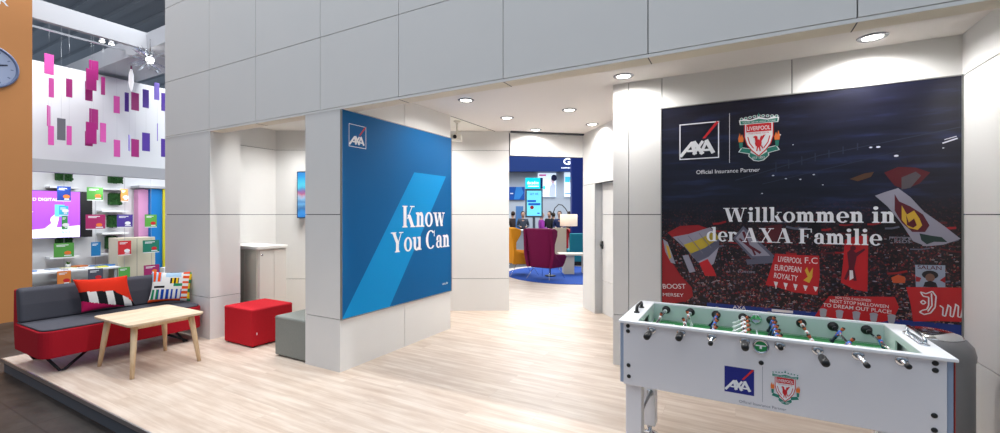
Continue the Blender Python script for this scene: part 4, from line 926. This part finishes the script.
for i, ((a, c, z0, z1), colr, lb, ic) in enumerate(cards):
    m = M('card_colour_%d' % i, colr, .55); x = -12.4
    t = thing('hanging_card', lb, 'card', (x, (a+c)/2, z0), 'coloured cards hanging in the booth')
    MB().box(x-.012, x, a, c, z0, z1).build('board', m, t)
    b = MB(); b.box(x-.008, x-.004, (a+c)/2-.003, (a+c)/2+.003, z1, min([q[0][2] for q in cards if q[0][2] > z1-.02 and q[0][0] < (a+c)/2 < q[0][1]]+[2.345])); b.build('hanging_wire', ALU, t)
    A = Art(lambda u, v, d: Vector((x+d, u, v))); w_ = c-a; A.rect(a+.12*w_, z1-.05, a+.72*w_, z1-.035, PW); A.rect(a+.12*w_, z1-.075, a+.55*w_, z1-.062, PW)
    A.rect(a, z0-.012, c, z0+.004, PW)
    if ic: A.disc(a+.68*w_, z0+.09, .055, .04, ic); A.rect(a+.5*w_, z0+.025, a+.88*w_, z0+.045, PW)
    A.build('print', t)
# cream cupboard, pink and blue panels, low bench with brochures
t = thing('cupboard', 'plain cream cupboard standing against the pink panel', 'cupboard', (-12.85, 4.9, -.14))
MB().box(-13.2, -12.7, 4.54, 5.28, -.14, .94).build('body', M('cream_board', (216, 208, 184), .6), t, bevel=.006)
A = Art(lambda u, v, d: Vector((-12.7+d, u, v))); A.rect(4.905, -.1, 4.912, .92, GAP); A.build('door_joint', t)
o = MB().box(-13.55, -13.30, 5.17, 5.38, -.14, 2.14, M('panel_pink', (226, 160, 206), .6)).build('partition_panel', None, None, bevel=.004); tag(o, 'tall pink partition panel behind the cream cupboard', 'partition')
o = MB().box(-13.5, -13.20, 5.385, 5.645, -.14, 2.16, M('panel_blue', (0, 124, 204), .6)).build('partition_panel', None, None, bevel=.004); tag(o, 'tall bright blue partition panel beside the grey pillar', 'partition')
o = MB().box(-13.5, -13.15, 5.647, 5.69, -.14, 2.17, M('panel_yellow', (220, 208, 40), .6)).build('partition_panel', None, None, bevel=.004); tag(o, 'narrow yellow partition strip at the edge of the grey pillar', 'partition')
o = MB().box(-13.6, -13.12, 5.12, 5.75, 2.175, 2.23, BG).build('door_lintel', None, None, bevel=.003); tag(o, 'grey lintel across the pink and blue panels', 'lintel')
t = thing('bench_table', 'low white table with brochures behind the sofa', 'table', (-12.95, 3.8, -.14))
MB().box(-13.40, -12.50, 2.7, 4.52, .26, .30).build('tabletop', BW, t, bevel=.004)
for x in (-13.35, -12.59):
    for y in (2.76, 4.42): MB().box(x, x+.05, y, y+.05, -.14, .26).build('leg', BG, t)
rr = random.Random(5)
bc = [((60, 130, 200), 'blue'), ((236, 236, 230), 'white'), ((210, 208, 70), 'yellow'), ((210, 120, 60), 'orange'), ((150, 170, 190), 'pale grey')]
spots_ = [(2.95, -12.8, 0, 'at the far left end'), (3.15, -13.0, 0, 'lying by the orange wall edge'), (3.72, -12.75, 1, 'right of the orange card'), (3.80, -13.1, 2, 'between the white ones'), (3.99, -12.72, 1, 'behind the slate card'), (4.03, -13.22, 3, 'behind the slate card'), (4.25, -13.08, 0, 'right of the slate card'), (4.24, -12.68, 2, 'left of the small green card'), (4.40, -12.86, 0, 'close to the cream cupboard'), (3.55, -13.1, 4, 'behind the orange card')]
for k, (y, x, ci, where) in enumerate(spots_):
    z = .301; bcn = bc[ci]
    b = MB(); F2 = Matrix.Translation((x, y, z)) @ Matrix.Rotation(rr.uniform(-.5, .5), 4, 'Z')
    b.box(-.11, .11, -.09, .09, 0, .012+.01*(k % 3), None, F2); o = b.build('brochure_stack', M('brochure_'+bcn[1].replace(' ', '_'), bcn[0], .5)); tag(o, '%s brochure stack on the low booth table, %s' % (bcn[1], where), 'brochure', 'brochures on the booth table')
def small_plant(x, y, z, lb):
    t = thing('potted_plant', lb, 'plant', (x, y, z), 'small plants')
    MB().lathe([(0, 0), (.035, 0), (.048, .07), (.042, .07), (.038, .06), (0, .06)], (x, y, z), 14).build('pot', PW, t)
    b = MB(); rr = random.Random(9)
    for k in range(26):
        a = rr.uniform(0, 2*PI); l = rr.uniform(.05, .10); h = rr.uniform(.03, .09); p0 = Vector((x, y, z+.06)); p1 = p0+Vector((math.cos(a)*l*.6, math.sin(a)*l*.6, h)); n = Vector((-math.sin(a), math.cos(a), 0))*.016
        b.faces([p0, p0+(p1-p0)*.5+n, p1, p0+(p1-p0)*.5-n], [(0, 1, 2, 3)])
    b.build('leaves', M('leaf_green', (84, 150, 50), .6), t)
small_plant(-13.3, 3.86, .301, 'small green plant among the brochures on the low table')
o_ = MB().box(-12.60, -12.40, 5.34, 5.58, -.14, .18, BW).build('plinth_box', None, None, bevel=.004); tag(o_, 'white plinth carrying a small plant behind the striped cushion', 'plinth')
small_plant(-12.5, 5.46, .181, 'small plant on the white plinth behind the striped cushion')
# hanging colour plates
pl = [(3.34,3.49,4.48,4.91),(3.41,3.49,4.0,4.41),(3.68,3.78,4.07,4.47),(4.06,4.22,4.57,5.0),(3.97,4.15,4.29,4.76),(4.03,4.16,4.09,4.52),(4.27,4.34,4.26,4.67),(4.5,4.61,3.89,4.29),(4.75,4.83,3.99,4.45),(4.83,4.99,4.03,4.46),(5.06,5.19,4.14,4.59),(5.3,5.41,4.39,4.82),(5.45,5.6,4.14,4.6),(3.38,3.44,3.37,3.81),(3.4,3.49,2.98,3.39),(3.54,3.67,3.11,3.58),(3.69,3.77,3.02,3.44),(4.06,4.22,3.44,3.9),(3.97,4.15,3.09,3.57),(4.03,4.16,3.06,3.39),(4.25,4.36,3.17,3.61),(4.5,4.62,2.86,3.26),(4.77,4.82,3.03,3.41),(4.83,4.99,2.9,3.33),(5.05,5.21,3.07,3.52),(5.35,5.39,3.36,3.79),(5.45,5.6,2.97,3.43)]
cc = 'PPMMMMMPVMVLVPPGPMMMPPLMVLV'
cm = {'P': ((212, 84, 168), 'pink'), 'M': ((164, 34, 118), 'magenta'), 'V': ((92, 62, 164), 'violet'), 'L': ((150, 130, 224), 'lilac'), 'G': ((104, 104, 112), 'grey')}
where = ['highest at the left edge near the orange wall', 'below the highest left plate', 'with light edge, alone in the upper left', 'topmost of the left cluster', 'large, front of the upper left cluster', 'behind the front plate of the upper cluster', 'thin, right of the upper left cluster', 'in the middle of the upper row', 'partly behind a magenta one, upper row', 'wide, in the upper row right of the middle', 'in the upper row left of the lamp side', 'highest near the grey pillar', 'upper row, cut by the grey pillar edge', 'thin, in the left column at mid height', 'in the left column, lowest', 'the only one of its colour', 'right of the grey one', 'topmost of the lower left cluster', 'large, front of the lower left cluster', 'lowest of the lower left cluster', 'right of the lower left cluster', 'lowest in the middle', 'seen nearly edge on beside a magenta one', 'wide, in the lower row', 'wide, in the lower row right of the magenta one', 'seen edge on, lower right', 'lower row, cut by the grey pillar edge']
for i, (a, c, z0, z1) in enumerate(pl):
    colr, cn = cm[cc[i]]; x = -12.8+(.12 if i in (4, 18) else -.12 if i in (5, 8, 19) else 0)
    t = thing('hanging_plate', '%s hanging plate, %s' % (cn, where[i]), 'hanging plate', (x, (a+c)/2, z0), 'coloured plates hanging in the neighbouring booth')
    m = M('plate_'+cn, colr, .3); yc_ = (a+c)/2; zt = min([q[2] for q in pl if q[2] > z1 and q[0]-.03 < yc_ < q[1]+.03]+[5.6])
    thin = c-a < .07; w_ = .15 if thin else c-a
    b = MB(); F2 = Matrix.Translation((x, (a+c)/2, 0)) @ Matrix.Rotation(rr.uniform(-.15, .15)+(1.15 if thin else 0), 4, 'Z')
    b.box(-.008, .008, -w_/2, w_/2, z0, z1, None, F2); b.build('plate', m, t, bevel=.002)
    b = MB(); b.tube([(x, (a+c)/2, z1), (x, (a+c)/2, zt)], .0012, None, 5); b.build('hanging_wire', ALU, t)
# lamps in the roof beams
GL = M('clear_glass', (235, 240, 245), .05, trans=1.)
t = thing('pendant_lamp', 'sparkling glass pendant lamp high beside the grey facade', 'lamp', (-10.75, 4.38, 4.73))
b = MB(); c0 = Vector((-10.75, 4.38, 4.73)); rr = random.Random(2)
for k in range(46):
    a = rr.uniform(0, 2*PI); e = rr.uniform(-1.2, 1.2); d_ = Vector((math.cos(a)*math.cos(e), math.sin(a)*math.cos(e), math.sin(e)*.75)); q = d_.orthogonal()*.014; q2 = d_.cross(q)
    b.faces([c0+d_*.06, c0+d_*.24+q, c0+d_*.24+q2, c0+d_*.24-q, c0+d_*.24-q2, c0+d_*.40], [(0, 1, 2), (0, 2, 3), (0, 3, 4), (0, 4, 1), (5, 2, 1), (5, 3, 2), (5, 4, 3), (5, 1, 4)])
b.build('glass_petals', GL, t)
b = MB(); b.lathe([(0, -.07), (.05, -.05), (.07, 0), (.05, .05), (0, .07)], c0, 16); b.build('bulb', M('bulb_glow', (255, 252, 245), .5, emit=14), t)
b = MB(); b.tube([c0+Vector((0, 0, .07)), c0+Vector((0, 0, .45))], .006, None, 6); b.build('cord', BLACK, t)
t = thing('pendant_lamp', 'slim torpedo shaped pendant hanging below the cross beam', 'lamp', (-12.5, 4.75, 4.7))
b = MB(); b.lathe([(0, 4.40), (.025, 4.46), (.05, 4.62), (.045, 4.80), (.02, 4.92), (0, 4.93)], (-12.5, 4.72, 0), 14); b.build('shade', M('torpedo_glass', (235, 235, 240), .3, emit=.5), t)
b = MB(); b.lathe([(0, 4.93), (.018, 4.93), (.012, 5.0), (0, 5.0)], (-12.5, 4.72, 0), 10); b.build('cap', M('plate_magenta', (176, 36, 126)), t)
for y, lb in ((4.02, 'bright spotlight on the ceiling rail, left one of the pair'), (4.18, 'bright spotlight on the ceiling rail, right one of the pair')):
    t = thing('rail_spotlight', lb, 'spotlight', (-12, y, 5.31), 'spotlights on the roof rails')
    b = MB(); b.lathe([(0, .06), (.05, .06), (.055, 0), (.05, -.01), (0, -.01)], (-12, y, 5.25), 14); b.build('housing', ALU, t)
    b = MB(); b.lathe([(0, -.012), (.045, -.012), (.045, -.020), (0, -.020)], (-12, y, 5.25), 14); b.build('lens', LED, t)

# ------------------------------------------------------------------ seen through the passage
s_, c__ = math.sin(math.radians(28.698)), math.cos(math.radians(28.698))
def at(px, d, z=0): u = (px-500)/430; return Vector((d*(-s_+c__*u), d*(c__+s_*u), z))
RZ = math.radians(28.698)
# round blue carpet on its podium
pc_ = at(571, 10.8)
t = thing('round_carpet', 'round royal blue carpet under the wing chairs beyond the passage', 'carpet', (pc_.x, pc_.y, .0))
MB().lathe([(0, .001), (1.62, .001), (1.63, .006), (1.62, .012), (0, .012)], (pc_.x, pc_.y, 0), 64, None, None, False).build('pile', M('carpet_blue', (12, 66, 150), .95, noise=.1, nscale=80, bump=.3), t)
struct(MB().lathe([(0, -.14), (1.9, -.14), (1.9, -.002), (0, -.002)], (pc_.x, pc_.y+.0, 0), 64, FLOOR, None, False).build('floor_podium'))
def wing_chair(label, px, d, rot, m):
    p = at(px, d, .012); t = thing('wing_chair', label, 'armchair', (0, 0, 0), 'wing chairs on the round carpet')
    b = MB(); prof = [(-.33, .30), (-.34, .6), (-.42, 1.16), (-.33, 1.18), (-.27, .62), (-.24, .30)]
    n = 8; rings = []
    for k in range(n+1):
        q = -1+2*k/n; rings.append([Vector((q*(.27+.07*max(0, z-.3)), y+.05*q*q, z)) for y, z in prof])
    b.loft(rings, None, True); b.build('back', m, t, bevel=.01)
    for s__ in (-1, 1):
        P = [(-.33, .29), (-.335, .6), (-.40, 1.155), (-.26, 1.17), (-.13, 1.12), (-.14, 1.0), (-.25, .82), (-.26, .66), (-.20, .60), (.20, .57), (.30, .52), (.27, .36), (.20, .28)]
        b = MB(); b.prism(P, s__*.26, s__*.33, lambda a, c, tt: Vector((tt+(.05*s__ if c > .5 else 0)+.04*s__*max(0, a), a, c))); b.build('side_wing', m, t, bevel=.02, seg=3)
    MB().box(-.26, .26, -.28, .28, .28, .44).build('seat', m, t, bevel=.03, seg=3)
    for s__ in (-1, 1):
        b = MB(); b.tube([(s__*.30, -.38, .009), (s__*.20, -.20, .285)], .007, None, 8); b.build('leg', CHROME, t)
        b = MB(); b.tube([(s__*.30, .34, .009), (s__*.20, .18, .285)], .007, None, 8); b.build('leg', CHROME, t)
        b = MB(); b.tube([(s__*.20, -.20, .275), (s__*.20, .18, .275)], .007, None, 8); b.build('leg_rail', CHROME, t)
    t.location = p; t.rotation_euler = (0, 0, RZ+rot); return t
wing_chair('purple wing chair seen from behind on the round carpet', 546, 9.95, math.radians(-36), M('chair_purple', (104, 12, 60), .85, spec=.2))
wing_chair('mustard yellow wing chair seen from the side, left of the purple one', 521.5, 10.7, math.radians(-74), M('chair_mustard', (214, 142, 34), .85, spec=.2))
# desk, back panel, teal seat
p = at(575, 10.9)
t = thing('side_desk', 'pale wooden desk with open leg frame behind the purple chair', 'desk', p)
def rbox(m_, x0, x1, y0, y1, z0, z1, name, par, mm, bev=.004):
    F2 = Matrix.Translation(m_) @ Matrix.Rotation(RZ, 4, 'Z'); b = MB(); b.box(x0, x1, y0, y1, z0, z1, None, F2); return b.build(name, mm, par, bevel=bev)
DW = M('desk_wood', (206, 196, 174), .5)
rbox(p, -.42, .35, -.25, .25, .48, .52, 'desktop', t, DW); rbox(p, -.30, -.05, -.2, .2, .013, .48, 'pedestal', t, DW); rbox(p, .20, .30, -.2, .2, .013, .48, 'leg', t, DW)
p = at(560.5, 12.2)
t = thing('room_divider', 'pale wooden divider panel standing behind the wing chairs', 'divider', p)
rbox(p, -.22, .16, -.04, .04, .014, 1.12, 'board', t, M('divider_wood', (214, 198, 164), .5)); rbox(p, -.24, .18, -.12, .12, .013, .03, 'foot', t, DW)
p = at(578, 12.9)
t = thing('low_armchair', 'teal upholstered seat behind the pale desk', 'armchair', p)
TL = M('teal_fabric', (22, 124, 140), .85)
rbox(p, -.30, .34, -.28, .30, .12, .46, 'seat', t, TL, .03); rbox(p, -.30, .34, -.36, -.26, .12, .95, 'back', t, TL, .03); rbox(p, .28, .36, -.3, .3, .12, .62, 'armrest', t, TL, .02)
rbox(p, -.28, .32, -.3, .28, .0, .12, 'plinth', t, BLACK, .003)
# arc floor lamp
t = thing('floor_lamp', 'black arc floor lamp with a glowing cream drum shade', 'lamp', at(551, 10.9))
def lp(px, py): d_ = 10.4; v = at(px, d_); v.z = 1.5+(214.5-py)*d_/430; return v
b = MB(); b.tube([Vector((*at(550.3, 10.4).xy, .02)), lp(550.6, 228), lp(552.2, 216), lp(555, 208), lp(558.5, 204.5), lp(562, 205), lp(565.5, 208.5), lp(568.5, 214)], .012, None, 8); b.build('arc_pole', BLACK, t)
q = at(550.3, 10.4, .0125); MB().lathe([(0, 0), (.13, 0), (.13, .02), (.02, .03), (0, .03)], q, 24).build('base', BLACK, t)
q = lp(568.7, 226); MB().lathe([(.205, 0), (.208, 0), (.208, .285), (.205, .285)], q, 32).build('shade', M('lamp_shade_glow', (250, 230, 206), .8, emit=.4), t)
MB().lathe([(0, .10), (.03, .11), (.035, .15), (.02, .2), (0, .2)], q, 14).build('bulb', LED, t)
# far stand: wall, blue fascia, prints, totem, column
FR = Matrix.Translation(at(545, 20)) @ Matrix.Rotation(RZ, 4, 'Z')
struct(MB().box(-5, 5, 0, .2, -.14, 4.2, M('far_wall_grey', (196, 204, 214), .7), FR).build('wall_far_stand'))
DB = M('fascia_blue', (0, 44, 110), .5)
t = thing('stand_fascia', 'dark blue stand fascia with white lettering above the far wall', 'fascia', at(545, 19.5, 3.4))
b = MB(); b.box(-5, 5, -.4, -.02, 3.46, 4.5, DB, FR); b.build('board', DB, t)
A = Art(lambda u, v, d: FR @ Vector((u, -.4-d*4, v))); A.text('Get', .80, 3.78, .28, emi('sign_white', (245, 248, 255), .9), width=.75, offset=.02); A.text('connected', .70, 3.60, .08, MATS['sign_white'], width=.62, offset=.012); A.build('lettering', t)
def printwall(x0, x1, z0, z1, label, fn_):
    t = thing('light_print', label, 'picture', FR @ Vector(((x0+x1)/2, -.05, z0)), 'lit pictures on the far stand')
    b = MB(); b.box(x0, x1, -.06, -.001, z0, z1, emi('lightbox_white', (214, 230, 246), .75), FR); b.build('lightbox', None, t)
    A = Art(lambda u, v, d: FR @ Vector((u, -.061-d*4, v))); fn_(A); A.build('print', t)
navy_h = M('print_hair_navy', (40, 44, 96), .5); pale = emi('print_pale_skin', (216, 190, 200), .3); cy = emi('print_cyan', (70, 200, 230), .6); pk = emi('print_pink', (220, 110, 170), .4)
def pic1(A):
    A.poly([(.18, 2.35), (.46, 2.32), (.48, 2.85), (.36, 3.0), (.22, 2.80)], emi('print_shirt', (180, 190, 226), .5)); A.up(); A.disc(.36, 3.08, .09, .15, pale); A.up(); A.disc(.41, 3.20, .13, .15, navy_h); A.rect(-.28, 3.28, .05, 3.36, pk); A.disc(-.05, 2.75, .06, .09, cy); A.disc(-.16, 2.60, .05, .06, pk)
def pic2(A):
    A.rect(.92, 3.0, 1.5, 3.25, cy); A.rect(.92, 2.45, 1.5, 2.50, emi('print_mid_blue', (90, 140, 220), .5)); A.disc(1.25, 3.05, .12, .10, PW)
printwall(-.33, .50, 2.32, 3.42, 'lit picture of a person with dark hair on the far wall', pic1)
printwall(.90, 1.55, 2.32, 3.45, 'lit cyan and white picture next to the blue column', pic2)
t = thing('wall_banner', 'blue printed banner at the left of the far wall', 'banner', FR @ Vector((-1.5, -.1, 2.1)))
b = MB(); b.box(-2.4, -.95, -.06, -.01, 2.18, 2.78, M('banner_blue', (10, 84, 178), .5), FR); b.build('panel', None, t)
A = Art(lambda u, v, d: FR @ Vector((u, -.061-d*4, v))); A.poly([(-1.45, 2.2), (-1.2, 2.2), (-1.0, 2.5), (-1.1, 2.78), (-1.35, 2.78)], M('banner_light', (50, 140, 220), .5)); A.rect(-1.62, 2.45, -1.48, 2.50, PW); A.build('print', t)
p = at(534, 14, -.14)
t = thing('display_totem', 'cyan information totem with lit header standing before the far wall', 'totem', p)
FT = Matrix.Translation(at(534, 14)) @ Matrix.Rotation(RZ, 4, 'Z')
def fb(x0, x1, y0, y1, z0, z1, name, par, mm, F=FT): b = MB(); b.box(x0, x1, y0, y1, z0, z1, None, F); return b.build(name, mm, par, bevel=.003)
fb(-.28, .28, -.05, .10, 1.40, 2.33, 'body', t, M('totem_grey', (96, 104, 120), .4)); fb(-.04, .04, 0, .06, -.12, 1.40, 'post', t, MATS['totem_grey']); fb(-.2, .2, -.15, .2, -.14, -.12, 'base', t, MATS['totem_grey']); fb(-.28, .20, -.07, .08, 2.34, 2.69, 'header', t, emi('totem_cyan', (0, 196, 216), .8)); fb(.20, .28, -.07, .08, 2.34, 2.69, 'header_side', t, DB)
fb(-.235, .235, -.055, -.05, 1.46, 2.27, 'display', t, emi('totem_screen', (110, 206, 230), .75))
A = Art(lambda u, v, d: FT @ Vector((u, -.071-d*3, v))); A.text('dacadoo', -.23, 2.48, .11, MATS['sign_white'], width=.38, offset=.02); A.rect(-.2, 2.40, .15, 2.43, MATS['sign_white']); A.build('header_lettering', t)
A = Art(lambda u, v, d: FT @ Vector((u, -.056-d*3, v))); tb = emi('totem_blue', (20, 96, 190), .5)
A.text('GET WE', -.14, 2.13, .07, tb, width=.28, offset=.01); A.rect(-.22, 1.90, .06, 1.97, tb); A.rect(-.19, 1.80, .20, 1.87, tb); A.disc(-.07, 1.73, .06, .06, RED); A.rect(.10, 1.52, .18, 1.56, tb); A.build('display_print', t)
o = t
b = MB(); b.box(-.18, .22, -.2, .2, -.14, 4.4, M('column_blue', (8, 40, 124), .45), Matrix.Translation(at(576, 16)) @ Matrix.Rotation(RZ, 4, 'Z')); o = b.build('stand_column', None, None, bevel=.005); tag(o, 'dark blue column at the right edge of the passage view', 'column')
p = at(530, 15.2, -.14)
t = thing('counter_desk', 'low grey reception counter where the visitors stand', 'counter', p)
FC = Matrix.Translation(at(535, 15.0)) @ Matrix.Rotation(RZ, 4, 'Z')
fb(-.9, .75, 0, .5, -.14, .92, 'body', t, M('far_counter', (190, 196, 204), .5), FC); fb(-.95, .8, -.05, .55, .92, .96, 'worktop', t, BW, FC)
p_ = at(520, 18.5, -.14)
t = thing('roller_banner', 'narrow blue standing banner behind the visitors', 'banner', p_)
FBn = Matrix.Translation(at(519.5, 18.5)) @ Matrix.Rotation(RZ, 4, 'Z'); fb(-.16, .16, 0, .02, -.10, 1.86, 'sheet', t, M('banner_soft_blue', (90, 140, 200), .5), FBn); fb(-.2, .2, -.08, .1, -.14, -.10, 'base', t, ALU, FBn)

# visitors standing far behind
def person(px, d, rot, top_c, leg_c, hair_c, label, arm=0, h=1.75):
    k = h/1.75; p = at(px, d, -.14); t = thing('person', label, 'person', (0, 0, 0), 'visitors in the background')
    skn = M('skin', (205, 160, 135), .6)
    def skinned(name, pts, edges, rad, m, parent):
        me = bpy.data.meshes.new(name); me.from_pydata([tuple(k*a for a in q) for q in pts], edges, []); me.materials.append(m)
        o = bpy.data.objects.new(name, me); COL.objects.link(o); o.parent = parent
        sm = o.modifiers.new('skin', 'SKIN'); sm.use_smooth_shade = True
        for i, v in enumerate(me.skin_vertices[0].data): v.radius = (rad[i][0]*k, rad[i][1]*k)
        me.skin_vertices[0].data[0].use_root = True
        sb = o.modifiers.new('sub', 'SUBSURF'); sb.levels = 1; sb.render_levels = 2
        return o
    ax = .10+.12*arm
    J = {'pel': (0, 0, .95), 'wai': (0, 0, 1.10), 'che': (0, 0, 1.32), 'nec': (0, -.01, 1.46), 'nk2': (0, -.01, 1.52), 'hd1': (0, .01, 1.58), 'hd2': (0, .01, 1.67), 'hd3': (0, 0, 1.73)}
    for sd, n_ in ((-1, 'l'), (1, 'r')):
        J['sh'+n_] = (sd*.17, 0, 1.42); J['el'+n_] = (sd*.23, .01-.02*arm, 1.15); J['wr'+n_] = (sd*(.22-.10*arm), .08+.14*arm, .93+.20*arm); J['hn'+n_] = (sd*(.21-.13*arm), .11+.18*arm, .86+.26*arm)
        J['hi'+n_] = (sd*.09, 0, .90); J['kn'+n_] = (sd*.10, .02, .50); J['an'+n_] = (sd*.11, -.01, .09); J['to'+n_] = (sd*.12, .13, .035)
    def mk(names, E, R_): return [J[n] for n in names], [(names.index(a), names.index(c)) for a, c in E], [R_[n[:2]] if n[:2] in R_ else R_[n] for n in names]
    names = ['pel', 'wai', 'che', 'nec', 'nk2', 'hd1', 'hd2', 'hd3']+[a+s for s in 'lr' for a in ('sh', 'el', 'wr', 'hn', 'hi', 'kn', 'an', 'to')]
    E = [('pel', 'wai'), ('wai', 'che'), ('che', 'nec'), ('nec', 'nk2'), ('nk2', 'hd1'), ('hd1', 'hd2'), ('hd2', 'hd3')]
    for s in 'lr': E += [('che', 'sh'+s), ('sh'+s, 'el'+s), ('el'+s, 'wr'+s), ('wr'+s, 'hn'+s), ('pel', 'hi'+s), ('hi'+s, 'kn'+s), ('kn'+s, 'an'+s), ('an'+s, 'to'+s)]
    R_ = {'pe': (.13, .10), 'wa': (.12, .09), 'ch': (.15, .10), 'ne': (.06, .06), 'nk': (.052, .055), 'hd': (.075, .095), 'sh': (.058, .058), 'el': (.042, .042), 'wr': (.03, .03), 'hn': (.035, .02), 'hi': (.085, .09), 'kn': (.058, .06), 'an': (.042, .045), 'to': (.04, .03)}
    v, e, r = mk(names, E, R_); body = skinned('body', v, e, r, skn, t)
    tn = ['pel', 'wai', 'che', 'nec']+[a+s for s in 'lr' for a in ('sh', 'el', 'wr')]
    v, e, r = mk(tn, [x for x in E if x[0] in tn and x[1] in tn], {**R_, 'pe': (.155, .12), 'wa': (.14, .11), 'ch': (.175, .12), 'ne': (.07, .07), 'sh': (.075, .07), 'el': (.056, .056), 'wr': (.042, .042)}); skinned('jacket', v, e, r, M('cloth_'+'_'.join(map(str, top_c)), top_c, .8), t)
    ln = ['pel']+[a+s for s in 'lr' for a in ('hi', 'kn', 'an')]
    v, e, r = mk(ln, [x for x in E if x[0] in ln and x[1] in ln], {**R_, 'pe': (.14, .11), 'hi': (.10, .10), 'kn': (.074, .075), 'an': (.055, .06)}); skinned('trousers', v, e, r, M('cloth_'+'_'.join(map(str, leg_c)), leg_c, .8), t)
    b = MB()
    b.loft([[Vector((math.cos(a)*rx_*k, (-.012+math.sin(a)*ry_)*k, z*k)) for a in [q*PI/6 for q in range(12)]] for z, rx_, ry_ in ((1.60, .070, .06), (1.66, .092, .085), (1.72, .088, .095), (1.775, .055, .065), (1.79, .02, .02))], None, True)
    for f in b.bm.faces: pass
    hh = b.build('hair', M('hair_'+'_'.join(map(str, hair_c)), hair_c, .8), None); hh.parent = t; hh.location = (0, -.018*k, 0)
    for sd in (-1, 1):
        b = MB(); b.loft([[Vector(((sd*.115+math.cos(a)*.045*q)*k, (.04+math.sin(a)*.13*q)*k, z*k)) for a in [w_*PI/5 for w_ in range(10)]] for z, q in ((.0, 1), (.03, 1.02), (.06, .85), (.085, .5))], None, True); b.build('shoe', BLACK, None).parent = t
    b = MB()  # simple face: nose, black eyes, mouth
    b.faces([Vector((0, .125*k, 1.60*k)), Vector((-.012*k, .10*k, 1.60*k)), Vector((.012*k, .10*k, 1.60*k)), Vector((0, .10*k, 1.645*k))], [(0, 1, 3), (0, 3, 2), (0, 2, 1)]); nb = b.build('nose', skn, None); nb.parent = t
    for sd in (-1, 1):
        b = MB(); b.lathe([(0, -.008), (.008, 0), (0, .008)], (sd*.03*k, .098*k, 1.645*k), 8); b.build('eye', BLACK, None).parent = t
    b = MB(); b.box(-.022*k, .022*k, .094*k, .102*k, 1.568*k, 1.574*k); b.build('mouth', M('lips', (150, 80, 80), .5), None).parent = t
    t.location = p; t.rotation_euler = (0, 0, RZ+rot); return t
person(512.8, 19.0, .4, (58, 44, 42), (40, 48, 74), (60, 44, 34), 'person in dark brown jacket and dark jeans at the passage edge', 0)
person(523, 18.0, PI, (66, 72, 84), (40, 42, 50), (50, 40, 34), 'person in grey jacket facing this way beside the totem', 1)
person(541.5, 15.9, -1.4, (150, 42, 150), (40, 40, 60), (48, 38, 34), 'person in bright purple sweater turned to the right', 1, 1.72)
person(549.5, 18.2, 2.4, (30, 30, 36), (34, 36, 44), (30, 26, 26), 'person in black top right of the purple sweater', 0)
person(553.5, 19.5, -.3, (52, 70, 54), (50, 52, 60), (60, 50, 40), 'person in dark green jacket seen from behind', 0, 1.7)
person(559.5, 17.0, 2.9, (34, 44, 86), (36, 40, 56), (70, 52, 40), 'person in navy jacket next to the lamp pole', 1)
person(569, 19.5, .5, (44, 46, 60), (168, 34, 44), (50, 40, 34), 'person in red trousers behind the lamp shade', 0)
person(517, 21.0-1.6, PI*.8, (100, 86, 84), (52, 54, 66), (120, 96, 70), 'person in pale taupe top between two darker visitors', 0, 1.66)
